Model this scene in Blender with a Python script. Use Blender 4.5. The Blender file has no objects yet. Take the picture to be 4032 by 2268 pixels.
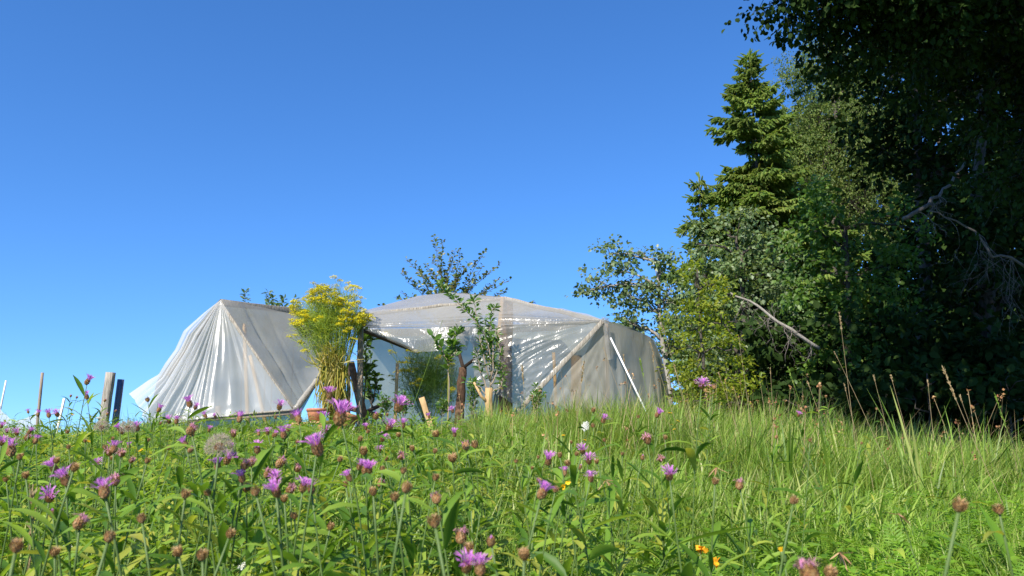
import bpy, math, random
import numpy as np
from mathutils import Vector
R = math.radians
rng = np.random.default_rng(7); random.seed(7)
S = bpy.context.scene
C = S.collection

# ------------------------------------------------------------------ camera
PITCH = R(11.5); FPX = 3046.0
cam = bpy.data.objects.new('camera', bpy.data.cameras.new('camera')); C.objects.link(cam)
cam.data.sensor_width = 36; cam.data.lens = 36*FPX/4032
cam.data.clip_start = 0.05; cam.data.clip_end = 6000
cam.rotation_euler = (R(90)+PITCH, 0, 0)
cam.data.dof.use_dof = True; cam.data.dof.focus_distance = 6.5; cam.data.dof.aperture_fstop = 12.0
S.camera = cam
# ------------------------------------------------------------------ world, sun, exposure
SUN_LEFT, SUN_EL = R(28), R(40)            # behind the camera, to its left
TOSUN = Vector((-math.sin(SUN_LEFT)*math.cos(SUN_EL), -math.cos(SUN_LEFT)*math.cos(SUN_EL), math.sin(SUN_EL)))
w = bpy.data.worlds.new('World'); S.world = w; w.use_nodes = True
nt = w.node_tree; nt.nodes.clear()
sky = nt.nodes.new('ShaderNodeTexSky'); sky.sky_type = 'NISHITA'; sky.sun_disc = False
sky.sun_elevation = SUN_EL; sky.sun_rotation = math.pi+SUN_LEFT
sky.altitude = 400; sky.air_density = 1.0; sky.dust_density = 0.3; sky.ozone_density = 2.0
hs = nt.nodes.new('ShaderNodeHueSaturation'); hs.inputs['Saturation'].default_value = 1.08
bg = nt.nodes.new('ShaderNodeBackground'); bg.inputs['Strength'].default_value = 0.105
wo = nt.nodes.new('ShaderNodeOutputWorld')
tcs = nt.nodes.new('ShaderNodeTexCoord'); vm = nt.nodes.new('ShaderNodeVectorMath'); vm.operation = 'ADD'; vm.inputs[1].default_value = (0, 0, 0.075)
nt.links.new(tcs.outputs['Generated'], vm.inputs[0]); vn = nt.nodes.new('ShaderNodeVectorMath'); vn.operation = 'NORMALIZE'; nt.links.new(vm.outputs[0], vn.inputs[0]); nt.links.new(vn.outputs[0], sky.inputs[0])
tn = nt.nodes.new('ShaderNodeMix'); tn.data_type = 'RGBA'; tn.blend_type = 'MULTIPLY'; tn.inputs[0].default_value = 1; tn.inputs[7].default_value = (0.68, 0.94, 1.30, 1)
nt.links.new(sky.outputs[0], tn.inputs[6]); nt.links.new(tn.outputs[2], hs.inputs['Color']); nt.links.new(hs.outputs[0], bg.inputs[0]); nt.links.new(bg.outputs[0], wo.inputs[0])
sun = bpy.data.objects.new('sun', bpy.data.lights.new('sun', 'SUN')); C.objects.link(sun)
sun.data.energy = 4.8; sun.data.angle = R(0.5); sun.data.color = (1, 0.93, 0.82)
sun.rotation_euler = TOSUN.to_track_quat('Z', 'Y').to_euler()
vs = S.view_settings; vs.view_transform = 'Standard'; vs.look = 'None'; vs.exposure = 0.8; vs.gamma = 1; vs.use_curve_mapping = False
S.cycles.max_bounces = 10; S.cycles.transparent_max_bounces = 24; S.cycles.diffuse_bounces = 3; S.cycles.glossy_bounces = 3
S.cycles.transmission_bounces = 6; S.cycles.use_denoising = True

# ------------------------------------------------------------------ helpers
A = np.array
def unit(v): return v/np.maximum(np.linalg.norm(v, axis=-1, keepdims=True), 1e-9)
def at(px, py, Y):
    u = (px-2016)/FPX; v = -(py-1134)/FPX
    d = A([u, math.cos(PITCH)-v*math.sin(PITCH), math.sin(PITCH)+v*math.cos(PITCH)])
    return d*(Y/d[1])
def topx(p):
    c, s = math.cos(PITCH), math.sin(PITCH)
    dep = p[1]*c+p[2]*s; up = -p[1]*s+p[2]*c
    return 2016+FPX*p[0]/dep, 1134-FPX*up/dep
def sp(x): return np.logaddexp(0, x)
def gz(x, y):
    x = np.asarray(x, float); y = np.asarray(y, float)
    yc = 12.8-3.8/(1+np.exp((x+4.6)/0.6))
    yy = np.maximum(y, -8)
    z = -0.68+0.071*yy-0.24*0.8*sp((yy-yc)/0.8)-0.17*sp((x-2.9)/0.5)*0.5*(1/(1+np.exp(-(y-3.5))))
    z = z+0.02*np.sin(x*1.7+0.4)*np.cos(y*1.3)
    return -7+0.5*sp((z+7)/0.5)
_sn = [(rng.normal(size=3)*k, rng.uniform(0, 6.28), 1/k**0.8) for k in (0.8, 1.1, 1.7, 2.3, 3.1, 4.3, 6., 8.) for _ in range(3)]
def noise3(p, sc=1.0):
    q = np.asarray(p)*sc; o = 0
    for k, ph, a in _sn: o = o+a*np.sin(q@k+ph)
    return o/4.0

class MB:
    def __init__(s): s.v = []; s.f = []; s.n = 0
    def add(s, v, f, m=0):
        v = np.asarray(v, float).reshape(-1, 3); s.v.append(v)
        for a in (f if isinstance(f, list) else [f]):
            s.f.append((np.asarray(a, np.int64)+s.n, m))
        s.n += len(v)
    def inst(s, T, pos, X, Z, scale, m=0):
        """copies of a template; X along, Z normal"""
        tv, tf = T; N = len(pos); k = len(tv)
        X = unit(X); Yv = unit(np.cross(Z, X)); Zv = np.cross(X, Yv)
        sc = np.asarray(scale, float)
        if sc.ndim == 1: sc = np.repeat(sc[:, None], 3, 1)
        V = pos[:, None, :]+tv[None, :, 0:1]*(X*sc[:, 0:1])[:, None]+tv[None, :, 1:2]*(Yv*sc[:, 1:2])[:, None]+tv[None, :, 2:3]*(Zv*sc[:, 2:3])[:, None]
        off = (np.arange(N)*k)[:, None, None]
        s.add(V.reshape(-1, 3), [(f[None]+off).reshape(-1, f.shape[1]) for f in tf], m)
    def strips(s, P, W, side, m=0, fold=0.0):
        """ribbons: P (N,n,3) centre lines, W (N,n) or (n,) half widths, side (N,3)"""
        N, n, _ = P.shape; W = np.broadcast_to(W, (N, n)); side = unit(side)
        off = W[:, :, None]*side[:, None, :]
        if fold:
            T = unit(np.gradient(P, axis=1)); nr = unit(np.cross(T, np.broadcast_to(side[:, None, :], P.shape)))
            V = np.stack([P-off, P-nr*W[:, :, None]*fold, P+off], 2); c = 3
        else:
            V = np.stack([P-off, P+off], 2); c = 2
        b = (np.arange(N)[:, None]*n+np.arange(n-1)[None])*c
        b = b.reshape(-1)
        q = [np.stack([b+j, b+j+1, b+j+1+c, b+j+c], 1) for j in range(c-1)]
        s.add(V.reshape(-1, 3), np.concatenate(q), m)
    def tube(s, P, r, k=6, m=0):
        P = np.asarray(P, float); n = len(P); r = np.broadcast_to(np.asarray(r, float), (n,))
        T = unit(np.gradient(P, axis=0)); mt = np.abs(T.mean(0)); ref = np.eye(3)[np.argmin(mt)]
        U = unit(np.cross(T, ref)); V = np.cross(T, U); a = np.arange(k)*2*np.pi/k
        vv = P[:, None]+r[:, None, None]*(np.cos(a)[None, :, None]*U[:, None]+np.sin(a)[None, :, None]*V[:, None])
        i = np.arange(n-1)[:, None]*k; j = np.arange(k)[None]; j2 = (j+1) % k
        q = np.stack([i+j, i+j2, i+k+j2, i+k+j], -1).reshape(-1, 4)
        s.add(vv.reshape(-1, 3), [q, np.arange(k)[None, ::-1].copy(), np.arange(k)[None]+(n-1)*k], m)
    def beam(s, p0, p1, wd, dp, up=(0, -1, 0), m=0, rough=0.0, n=8):
        p0 = A(p0, float); p1 = A(p1, float); t = unit(p1-p0); u = unit(np.cross(t, A(up, float))); v = np.cross(u, t)
        tt = np.linspace(0, 1, n)[:, None]; P = p0+(p1-p0)*tt
        if rough: P = P+rng.normal(size=P.shape)*rough
        c = [(-1, -.8), (-.8, -1), (.8, -1), (1, -.8), (1, .8), (.8, 1), (-.8, 1), (-1, .8)]
        vv = np.stack([P+u*a*wd/2+v*b*dp/2 for a, b in c], 1); k = 8
        i = np.arange(n-1)[:, None]*k; j = np.arange(k)[None]; j2 = (j+1) % k
        q = np.stack([i+j, i+j2, i+k+j2, i+k+j], -1).reshape(-1, 4)
        s.add(vv.reshape(-1, 3), [q, np.arange(k)[None, ::-1].copy(), np.arange(k)[None]+(n-1)*k], m)
    def lathe(s, prof, c=(0, 0, 0), k=20, m=0):
        prof = A(prof, float); n = len(prof); a = np.arange(k)*2*np.pi/k
        vv = np.stack([prof[:, None, 0]*np.cos(a), prof[:, None, 0]*np.sin(a), np.repeat(prof[:, 1:2], k, 1)], -1)+A(c, float)
        i = np.arange(n-1)[:, None]*k; j = np.arange(k)[None]; j2 = (j+1) % k
        s.add(vv.reshape(-1, 3), np.stack([i+j, i+j2, i+k+j2, i+k+j], -1).reshape(-1, 4), m)
    def mesh(s, name, mats, flat=False, origin=(0, 0, 0)):
        me = bpy.data.meshes.new(name); V = np.concatenate(s.v)-A(origin, float)
        me.vertices.add(len(V)); me.vertices.foreach_set('co', V.astype(np.float32).ravel())
        L = np.concatenate([f.ravel() for f, _ in s.f]); tot = np.concatenate([np.full(len(f), f.shape[1]) for f, _ in s.f])
        mi = np.concatenate([np.full(len(f), m) for f, m in s.f])
        me.loops.add(len(L)); me.loops.foreach_set('vertex_index', L.astype(np.int32))
        me.polygons.add(len(tot)); me.polygons.foreach_set('loop_start', (np.cumsum(tot)-tot).astype(np.int32))
        me.polygons.foreach_set('material_index', mi.astype(np.int32))
        for m in (mats if isinstance(mats, (list, tuple)) else [mats]): me.materials.append(m)
        me.update(calc_edges=True)
        if flat: me.shade_flat()
        return me
    def build(s, name, mats, parent=None, flat=False, origin=None):
        if origin is None: origin = tuple(parent.location) if parent is not None and parent.parent is None else (0, 0, 0)
        o = bpy.data.objects.new(name, s.mesh(name, mats, flat, origin)); C.objects.link(o)
        if parent is not None: o.parent = parent
        else: o.location = origin
        return o
def thing(name, label, cat, loc=(0, 0, 0), group=None):
    o = bpy.data.objects.new(name, None); C.objects.link(o); o.location = tuple(loc); o.empty_display_size = 0.1
    o['label'] = label; o['category'] = cat
    if group: o['group'] = group
    return o
def tag(o, label, cat, group=None, kind=None):
    if label: o['label'] = label
    if cat: o['category'] = cat
    if group: o['group'] = group
    if kind: o['kind'] = kind
    return o

# ------------------------------------------------------------------ materials
def newmat(name):
    m = bpy.data.materials.new(name); m.use_nodes = True; n = m.node_tree; n.nodes.clear()
    out = n.nodes.new('ShaderNodeOutputMaterial'); return m, n, out
def ramp(n, cols):
    r = n.nodes.new('ShaderNodeValToRGB'); e = r.color_ramp.elements
    while len(e) < len(cols): e.new(0.5)
    for i, (p, c) in enumerate(cols): e[i].position = p; e[i].color = (*c, 1)
    return r
def leafmat(name, cols, rough=0.5, trans=0.35, spec=0.35, tint=(1.25, 1.15, 0.6)):
    m, n, out = newmat(name); L = n.links.new
    g = n.nodes.new('ShaderNodeNewGeometry')
    r = ramp(n, [(i/max(1, len(cols)-1), c) for i, c in enumerate(cols)])
    L(g.outputs['Random Per Island'], r.inputs[0])
    tc = n.nodes.new('ShaderNodeTexCoord'); nz = n.nodes.new('ShaderNodeTexNoise'); nz.inputs['Scale'].default_value = 1.3
    L(tc.outputs['Object'], nz.inputs['Vector'])
    mr = n.nodes.new('ShaderNodeMapRange'); mr.inputs[1].default_value = .3; mr.inputs[2].default_value = .7; mr.inputs[3].default_value = .75; mr.inputs[4].default_value = 1.25
    L(nz.outputs[0], mr.inputs[0])
    hv = n.nodes.new('ShaderNodeHueSaturation'); L(r.outputs[0], hv.inputs['Color']); L(mr.outputs[0], hv.inputs['Value'])
    p = n.nodes.new('ShaderNodeBsdfPrincipled'); L(hv.outputs[0], p.inputs['Base Color'])
    p.inputs['Roughness'].default_value = rough; p.inputs['Specular IOR Level'].default_value = spec
    t = n.nodes.new('ShaderNodeBsdfTranslucent')
    mx = n.nodes.new('ShaderNodeMix'); mx.data_type = 'RGBA'; mx.blend_type = 'MULTIPLY'; mx.inputs[0].default_value = 1
    L(hv.outputs[0], mx.inputs[6]); mx.inputs[7].default_value = (*[2*c for c in tint], 1); L(mx.outputs[2], t.inputs[0])
    ms = n.nodes.new('ShaderNodeMixShader'); ms.inputs[0].default_value = trans
    L(p.outputs[0], ms.inputs[1]); L(t.outputs[0], ms.inputs[2]); L(ms.outputs[0], out.inputs[0])
    return m
def woodmat(name, c1, c2, sc=(14, 14, 1.2), rough=0.8, bump=0.4, c3=None):
    m, n, out = newmat(name); L = n.links.new
    tc = n.nodes.new('ShaderNodeTexCoord'); mp = n.nodes.new('ShaderNodeMapping'); mp.inputs['Scale'].default_value = sc
    L(tc.outputs['Object'], mp.inputs[0])
    nz = n.nodes.new('ShaderNodeTexNoise'); nz.inputs['Scale'].default_value = 3; nz.inputs['Detail'].default_value = 8; L(mp.outputs[0], nz.inputs['Vector'])
    r = ramp(n, [(0.3, c1), (0.68, c2)]); L(nz.outputs[0], r.inputs[0])
    p = n.nodes.new('ShaderNodeBsdfPrincipled'); p.inputs['Roughness'].default_value = rough; L(r.outputs[0], p.inputs['Base Color'])
    b = n.nodes.new('ShaderNodeBump'); b.inputs['Strength'].default_value = bump; b.inputs['Distance'].default_value = 0.02
    L(nz.outputs[0], b.inputs['Height']); L(b.outputs[0], p.inputs['Normal']); L(p.outputs[0], out.inputs[0])
    return m
def plainmat(name, c, rough=0.6, var=0.25, sc=12, metal=0, bump=0.1):
    c2 = tuple(min(1, x*(1+var)) for x in c); c1 = tuple(x*(1-var) for x in c)
    m = woodmat(name, c1, c2, (sc, sc, sc), rough, bump)
    return m
def plasticmat(name, clear=0.5, tint=(0.86, 0.89, 0.9), dirt=(0.62, 0.62, 0.58), bump=0.5, bsc=7.0, rg=.22, st=(1, 1, 1), op=0.75):
    m, n, out = newmat(name); L = n.links.new
    tc = n.nodes.new('ShaderNodeTexCoord')
    nz = n.nodes.new('ShaderNodeTexNoise'); nz.inputs['Scale'].default_value = bsc; nz.inputs['Detail'].default_value = 5; nz.inputs['Distortion'].default_value = 1.2
    mp = n.nodes.new('ShaderNodeMapping'); mp.inputs['Scale'].default_value = st; L(tc.outputs['Object'], mp.inputs[0]); L(mp.outputs[0], nz.inputs['Vector'])
    vo = n.nodes.new('ShaderNodeTexNoise'); vo.inputs['Scale'].default_value = 1.1; vo.inputs['Detail'].default_value = 3; L(tc.outputs['Object'], vo.inputs['Vector'])
    b = n.nodes.new('ShaderNodeBump'); b.inputs['Strength'].default_value = bump; b.inputs['Distance'].default_value = 0.03; L(nz.outputs[0], b.inputs['Height'])
    tr = n.nodes.new('ShaderNodeBsdfTransparent'); tr.inputs[0].default_value = (*tint, 1)
    df = n.nodes.new('ShaderNodeBsdfDiffuse'); df.inputs[0].default_value = (*dirt, 1); L(b.outputs[0], df.inputs['Normal'])
    tl = n.nodes.new('ShaderNodeBsdfTranslucent'); tl.inputs[0].default_value = (*dirt, 1); L(b.outputs[0], tl.inputs['Normal'])
    dm = n.nodes.new('ShaderNodeMixShader'); dm.inputs[0].default_value = 0.45; L(df.outputs[0], dm.inputs[1]); L(tl.outputs[0], dm.inputs[2])
    mr = n.nodes.new('ShaderNodeMapRange'); mr.inputs[1].default_value = .3; mr.inputs[2].default_value = .7
    mr.inputs[3].default_value = 1-clear-0.12; mr.inputs[4].default_value = 1-clear+0.12; L(vo.outputs[0], mr.inputs[0])
    lw = n.nodes.new('ShaderNodeLayerWeight'); lw.inputs[0].default_value = 0.5
    pw = n.nodes.new('ShaderNodeMath'); pw.operation = 'POWER'; pw.inputs[1].default_value = 2.2; L(lw.outputs['Facing'], pw.inputs[0])
    ad = n.nodes.new('ShaderNodeMath'); ad.operation = 'MULTIPLY_ADD'; ad.inputs[1].default_value = op; ad.use_clamp = True; L(pw.outputs[0], ad.inputs[0]); L(mr.outputs[0], ad.inputs[2])
    m1 = n.nodes.new('ShaderNodeMixShader'); L(ad.outputs[0], m1.inputs[0]); L(tr.outputs[0], m1.inputs[1]); L(dm.outputs[0], m1.inputs[2])
    gl = n.nodes.new('ShaderNodeBsdfGlossy'); gl.inputs['Roughness'].default_value = rg; L(b.outputs[0], gl.inputs['Normal'])
    fr = n.nodes.new('ShaderNodeFresnel'); L(b.outputs[0], fr.inputs['Normal'])
    ge = n.nodes.new('ShaderNodeNewGeometry'); io = n.nodes.new('ShaderNodeMapRange'); io.inputs[3].default_value = 1.45; io.inputs[4].default_value = 1/1.45; L(ge.outputs['Backfacing'], io.inputs[0]); L(io.outputs[0], fr.inputs[0])
    fm = n.nodes.new('ShaderNodeMath'); fm.operation = 'MULTIPLY_ADD'; fm.inputs[1].default_value = 0.7; fm.inputs[2].default_value = 0.0; L(fr.outputs[0], fm.inputs[0])
    m2 = n.nodes.new('ShaderNodeMixShader'); L(fm.outputs[0], m2.inputs[0]); L(m1.outputs[0], m2.inputs[1]); L(gl.outputs[0], m2.inputs[2])
    L(m2.outputs[0], out.inputs[0]); return m
def groundmat():
    m, n, out = newmat('meadow_soil'); L = n.links.new
    tc = n.nodes.new('ShaderNodeTexCoord'); nz = n.nodes.new('ShaderNodeTexNoise'); nz.inputs['Scale'].default_value = 9; nz.inputs['Detail'].default_value = 8
    L(tc.outputs['Object'], nz.inputs['Vector'])
    r = ramp(n, [(0.3, (0.02, 0.035, 0.008)), (0.55, (0.045, 0.075, 0.016)), (0.75, (0.07, 0.06, 0.03))]); L(nz.outputs[0], r.inputs[0])
    p = n.nodes.new('ShaderNodeBsdfPrincipled'); p.inputs['Roughness'].default_value = 0.95; L(r.outputs[0], p.inputs['Base Color']); L(p.outputs[0], out.inputs[0]); return m
G = {}
G['grass'] = leafmat('grass_blade', [(.075, .15, .013), (.12, .205, .02), (.17, .265, .032), (.23, .32, .05), (.33, .35, .11)], 0.45, .30, .35)
G['dry'] = leafmat('dry_grass', [(.30, .22, .11), (.42, .33, .18), (.25, .15, .07)], .7, .2, .2, (1, .9, .6))
G['herb'] = leafmat('knapweed_leaf', [(.055, .125, .012), (.095, .185, .018), (.135, .24, .026), (.185, .295, .035), (.21, .31, .04), (.32, .32, .05)], .5, .34, .3)
G['cover'] = leafmat('low_leaf', [(.085, .185, .013), (.13, .25, .018), (.18, .31, .03)], .48, .34, .35)
G['stem'] = leafmat('green_stem', [(.08, .14, .03), (.12, .18, .045)], .5, .1)
G['pink'] = leafmat('pink_petal', [(.58, .17, .55), (.68, .25, .64), (.76, .38, .70)], .6, .4, .15, (.6, .5, .6))
G['fade'] = leafmat('fading_petal', [(.60, .24, .42), (.65, .36, .30), (.58, .2, .48), (.6, .4, .24)], .7, .35, .15, (.6, .5, .5))
G['bract'] = leafmat('brown_bract', [(.20, .08, .035), (.36, .18, .08), (.26, .17, .06), (.46, .29, .15)], .7, .1, .2)
G['chaff'] = leafmat('pale_chaff', [(.42, .27, .14), (.55, .38, .2), (.3, .16, .08)], .7, .3, .2, (1, .9, .6))
G['yellow'] = leafmat('yellow_petal', [(.75, .45, .01), (.85, .58, .03)], .6, .3, .2, (.55, .5, .3))
G['orange'] = leafmat('orange_petal', [(.80, .33, .01), (.85, .42, .02)], .6, .3, .2, (.55, .5, .3))
G['white'] = leafmat('white_floret', [(.72, .70, .62), (.8, .8, .74)], .6, .3, .2, (.5, .5, .5))
G['fluff'] = leafmat('seed_fluff', [(.50, .40, .30), (.62, .52, .42)], .8, .4, .1, (.5, .5, .45))
G['fennel'] = leafmat('fennel_thread', [(.15, .24, .045), (.23, .31, .05), (.34, .37, .05)], .5, .4)
G['dill'] = leafmat('dill_thread', [(.05, .12, .025), (.08, .17, .03), (.12, .20, .04)], .5, .35)
G['fenyel'] = leafmat('fennel_umbel', [(.62, .55, .02), (.75, .64, .03), (.50, .50, .03)], .6, .35, .2, (.5, .5, .3))
G['straw'] = leafmat('withered_straw', [(.42, .34, .05), (.52, .44, .09), (.26, .30, .05), (.62, .52, .22)], .6, .35, .2, (.6, .55, .3))
G['aspen'] = leafmat('aspen_leaf', [(.06, .11, .035), (.09, .15, .05), (.14, .195, .08), (.20, .25, .13)], .45, .28, .45)
G['hazel'] = leafmat('hazel_leaf', [(.045, .10, .013), (.07, .14, .02), (.11, .185, .03)], .45, .32, .35)
G['dark'] = leafmat('shade_darkened_leaf', [(.014, .03, .007), (.022, .044, .009), (.030, .054, .012)], .6, .10, .06)  # leaf colour kept near black so the wood's deep shade reads darker
G['gold'] = leafmat('hornbeam_leaf', [(.11, .165, .012), (.17, .225, .017), (.25, .265, .025)], .45, .40, .3)
G['birch'] = leafmat('birch_leaf', [(.07, .125, .024), (.11, .165, .035), (.17, .20, .05)], .5, .35, .3)
G['needle'] = leafmat('spruce_needle', [(.10, .18, .042), (.16, .245, .052), (.23, .31, .072), (.26, .28, .08)], .55, .30, .3)
G['sap'] = leafmat('sapling_leaf', [(.06, .14, .02), (.09, .18, .03), (.13, .22, .045)], .4, .35, .45)
G['pear'] = leafmat('pear_leaf', [(.07, .11, .03), (.10, .15, .04), (.16, .19, .065), (.13, .10, .04)], .4, .3, .5)
G['bark'] = woodmat('grey_bark', (.03, .025, .02), (.085, .07, .055), (9, 9, 3))
G['dead'] = woodmat('dead_wood', (.17, .155, .13), (.36, .33, .29), (20, 20, 2))
G['twig'] = woodmat('dry_twig', (.10, .085, .075), (.2, .17, .15), (20, 20, 5))
G['wood'] = woodmat('weathered_wood', (.17, .125, .085), (.36, .29, .21), (30, 30, 1.5))
G['grey'] = woodmat('grey_board', (.13, .11, .085), (.42, .38, .31), (34, 34, 1.8), .85, .7)
G['newwood'] = woodmat('fresh_wood', (.34, .20, .08), (.54, .36, .17), (30, 30, 2))
G['dkwood'] = woodmat('dark_rafter', (.03, .018, .012), (.09, .055, .035), (20, 20, 2))
G['log'] = woodmat('spruce_log', (.07, .038, .022), (.24, .13, .075), (16, 16, 7), .9, .9)
G['terra'] = plainmat('terracotta', (.42, .17, .085), .75)
G['pipe'] = plainmat('blue_grey_pipe', (.07, .085, .16), .35, .15)
G['metal'] = plainmat('white_rod', (.8, .8, .8), .4, .05)
G['whitep'] = plainmat('white_board', (.72, .68, .6), .6, .12)
G['plastic'] = plasticmat('clear_plastic', 0.64, (.76, .77, .76), (.56, .54, .49), .22, 12, .2, (1.6, 1.6, .8))
G['plasticE'] = plasticmat('dusty_plastic', 0.48, (.66, .66, .61), (.46, .44, .37), .25, 6, .35, (2.5, 2.5, .5))
G['plasticL'] = plasticmat('draped_plastic', 0.62, (.80, .83, .87), (.86, .84, .79), .04, 6, .21, (3, 3, .35))
G['plasticD'] = plasticmat('rolled_plastic', 0.22, (.8, .8, .78), (.55, .52, .46), .7, 14)
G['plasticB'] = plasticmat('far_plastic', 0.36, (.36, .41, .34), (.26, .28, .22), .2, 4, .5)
G['net'] = plasticmat('white_net', 0.35, (.95, .95, .95), (.75, .75, .75), .3, 20)

# ------------------------------------------------------------------ ground
def axis(lim, fine, step):
    a = np.arange(0, fine, step); b = np.geomspace(fine, lim, 40); p = np.concatenate([a, b]); return np.concatenate([-p[:0:-1], p])
ax = axis(3000, 24, 0.4); gx, gy = np.meshgrid(ax, ax, indexing='ij'); n = len(ax)
mb = MB(); i, j = np.meshgrid(np.arange(n-1), np.arange(n-1), indexing='ij'); b = (i*n+j).ravel()
mb.add(np.stack([gx, gy, gz(gx, gy)], -1), np.stack([b, b+n, b+n+1, b+1], 1))
tag(mb.build('meadow_ground', groundmat()), 'grassy hillside ground under the flowering meadow', 'ground', kind='structure')

# ------------------------------------------------------------------ templates
def tpl(v, *fs): return (A(v, float), [A(f) for f in fs])
LEAF = tpl([(0, 0, 0), (.45, .5, .12), (1, 0, -.05), (.45, -.5, .12)], [(0, 1, 2), (0, 2, 3)])
LEAF6 = tpl([(0, 0, 0), (.28, .42, .1), (.65, .4, .06), (1, 0, -.12), (.65, -.4, .06), (.28, -.42, .1), (.3, 0, 0), (.66, 0, -.03)],
            [(0, 6, 1), (7, 3, 2), (0, 5, 6), (7, 4, 3)], [(6, 7, 2, 1), (5, 4, 7, 6)])
def make_spray():
    v = []; f = []
    for a in (0, 60, 120):
        c, s_ = math.cos(R(a)), math.sin(R(a)); o = len(v)
        prof = [(0, .02), (.15, .09), (.3, .13), (.42, .1), (.58, .13), (.72, .08), (.86, .09), (1, .0)]
        for x, y in prof: v += [(x, y*c, y*s_), (x, -y*c, -y*s_)]
        for i in range(len(prof)-1): f.append((o+2*i, o+2*i+1, o+2*i+3, o+2*i+2))
    return tpl(v, f)
SPRAY = make_spray()
def make_yarrow():
    v = []; f = []; n = 13
    for i in range(n):
        x = .08+.9*i/n; ln = .26*math.sin(math.pi*(.12+.85*i/n))**.8
        z = .25*x*(1-x)
        for sg in (1, -1):
            o = len(v); dx = .09
            v += [(x-.012, 0, z), (x+dx*.5-.022, sg*ln*.5, z+.03), (x+dx, sg*ln, z-.01), (x+dx*.5+.026, sg*ln*.5, z+.02), ]
            f.append((o, o+1, o+2, o+3))
    o = len(v)
    v += [(0, .012, 0), (0, -.012, 0), (.5, .01, .06), (.5, -.01, .06), (1, .003, 0), (1, -.003, 0)]
    f += [(o, o+1, o+3, o+2), (o+2, o+3, o+5, o+4)]
    return tpl(v, f)
YARROW = make_yarrow()
def rdir(n, zmin=-1., zmax=1.):
    z = rng.uniform(zmin, zmax, n); a = rng.uniform(0, 2*np.pi, n); r = np.sqrt(1-z*z); return np.stack([r*np.cos(a), r*np.sin(a), z], 1)

# ------------------------------------------------------------------ trees
def clumps(mb, cen, r, per, size, T=LEAF, droop=.35, flat=.75, upn=.75, asp=.75, m=0, szv=.35):
    N = len(cen)*per; c = np.repeat(cen, per, 0); rr = np.repeat(np.broadcast_to(r, (len(cen),)), per)
    d = rdir(N); rad = rng.random(N)**.6
    # leaves sit on a few twigs per clump: pull directions to a small set of axes
    ax_ = np.repeat(rdir(len(cen)*4, -.4, 1.).reshape(len(cen), 4, 3), per, 0)[np.arange(N), rng.integers(0, 4, N)]
    off = (ax_*rad[:, None]+d*.33)*rr[:, None]; off[:, 2] *= flat
    X = unit(ax_*.5+d*.7+A([0, 0, -droop])); Z = unit(rdir(N)*.75+A([0, -.12, upn]))
    s_ = size*rng.uniform(1-szv, 1+szv, N)
    mb.inst(T, c+off, X, Z, np.stack([s_, s_*asp, s_], 1), m)
def lobe(px, py, Y, rx, ry, dy=None):
    k = Y/FPX; c = at(px, py, Y); return (c, A([rx*k, (dy if dy else rx*k), ry*k]))
def in_lobe(c, r, n, shell=.45, low=-1.):
    d = rdir(n, low, 1.); return c+d*r*(rng.random(n)**shell)[:, None]
def curve3(p0, p1, sag=0., n=6, wob=.0):
    t = np.linspace(0, 1, n)[:, None]; P = p0+(p1-p0)*t; P[:, 2] += (sag*4*t*(1-t))[:, 0]
    if wob: P[1:-1] += rng.normal(size=(n-2, 3))*wob
    return P
def tree(name, label, base, top, tr, lobes, dens, leaf, size, per=40, cr=.3, T=LEAF, barkm='bark', droop=.35, group=None, limbs=True, shell=.45, upn=.75, asp=.75, low=-1., twig=.006, cat='tree', twigs=.3):
    base = A(base, float); base[2] = gz(base[0], base[1])-.05
    t = thing(name, label, cat, base, group)
    tm = MB(); cm = MB(); top = A(top, float)
    spine = curve3(base, top, 0, 9, .03*np.linalg.norm(top-base)/4); tm.tube(spine, np.linspace(tr, tr*.3, 9), 8)
    for c, r in lobes:
        vol = r[0]*r[2]; n = max(4, int(dens*vol)); P = in_lobe(c, r, n, shell, low)
        k = int(np.argmin(np.linalg.norm(spine-(c-A([0, 0, r[2]*.6])), axis=1)))
        if limbs:
            L_ = curve3(spine[k], c, .08*np.linalg.norm(c-spine[k]), 6, .04); lr = min(tr*.5, .02+.03*r[0]); tm.tube(L_, np.linspace(lr, lr*.4, 6), 6)
            for q in P[rng.random(n) < twigs]:
                s0 = L_[rng.integers(2, 6)]; tm.tube(curve3(s0, q, .05, 4, .03), np.linspace(twig*2, twig*.7, 4), 4)
        clumps(cm, P, cr*rng.uniform(.7, 1.3, n), per, size, T, droop, .8, upn, asp)
    tm.build('trunk', G[barkm], t); cm.build('crown', G[leaf], t); return t

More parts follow.
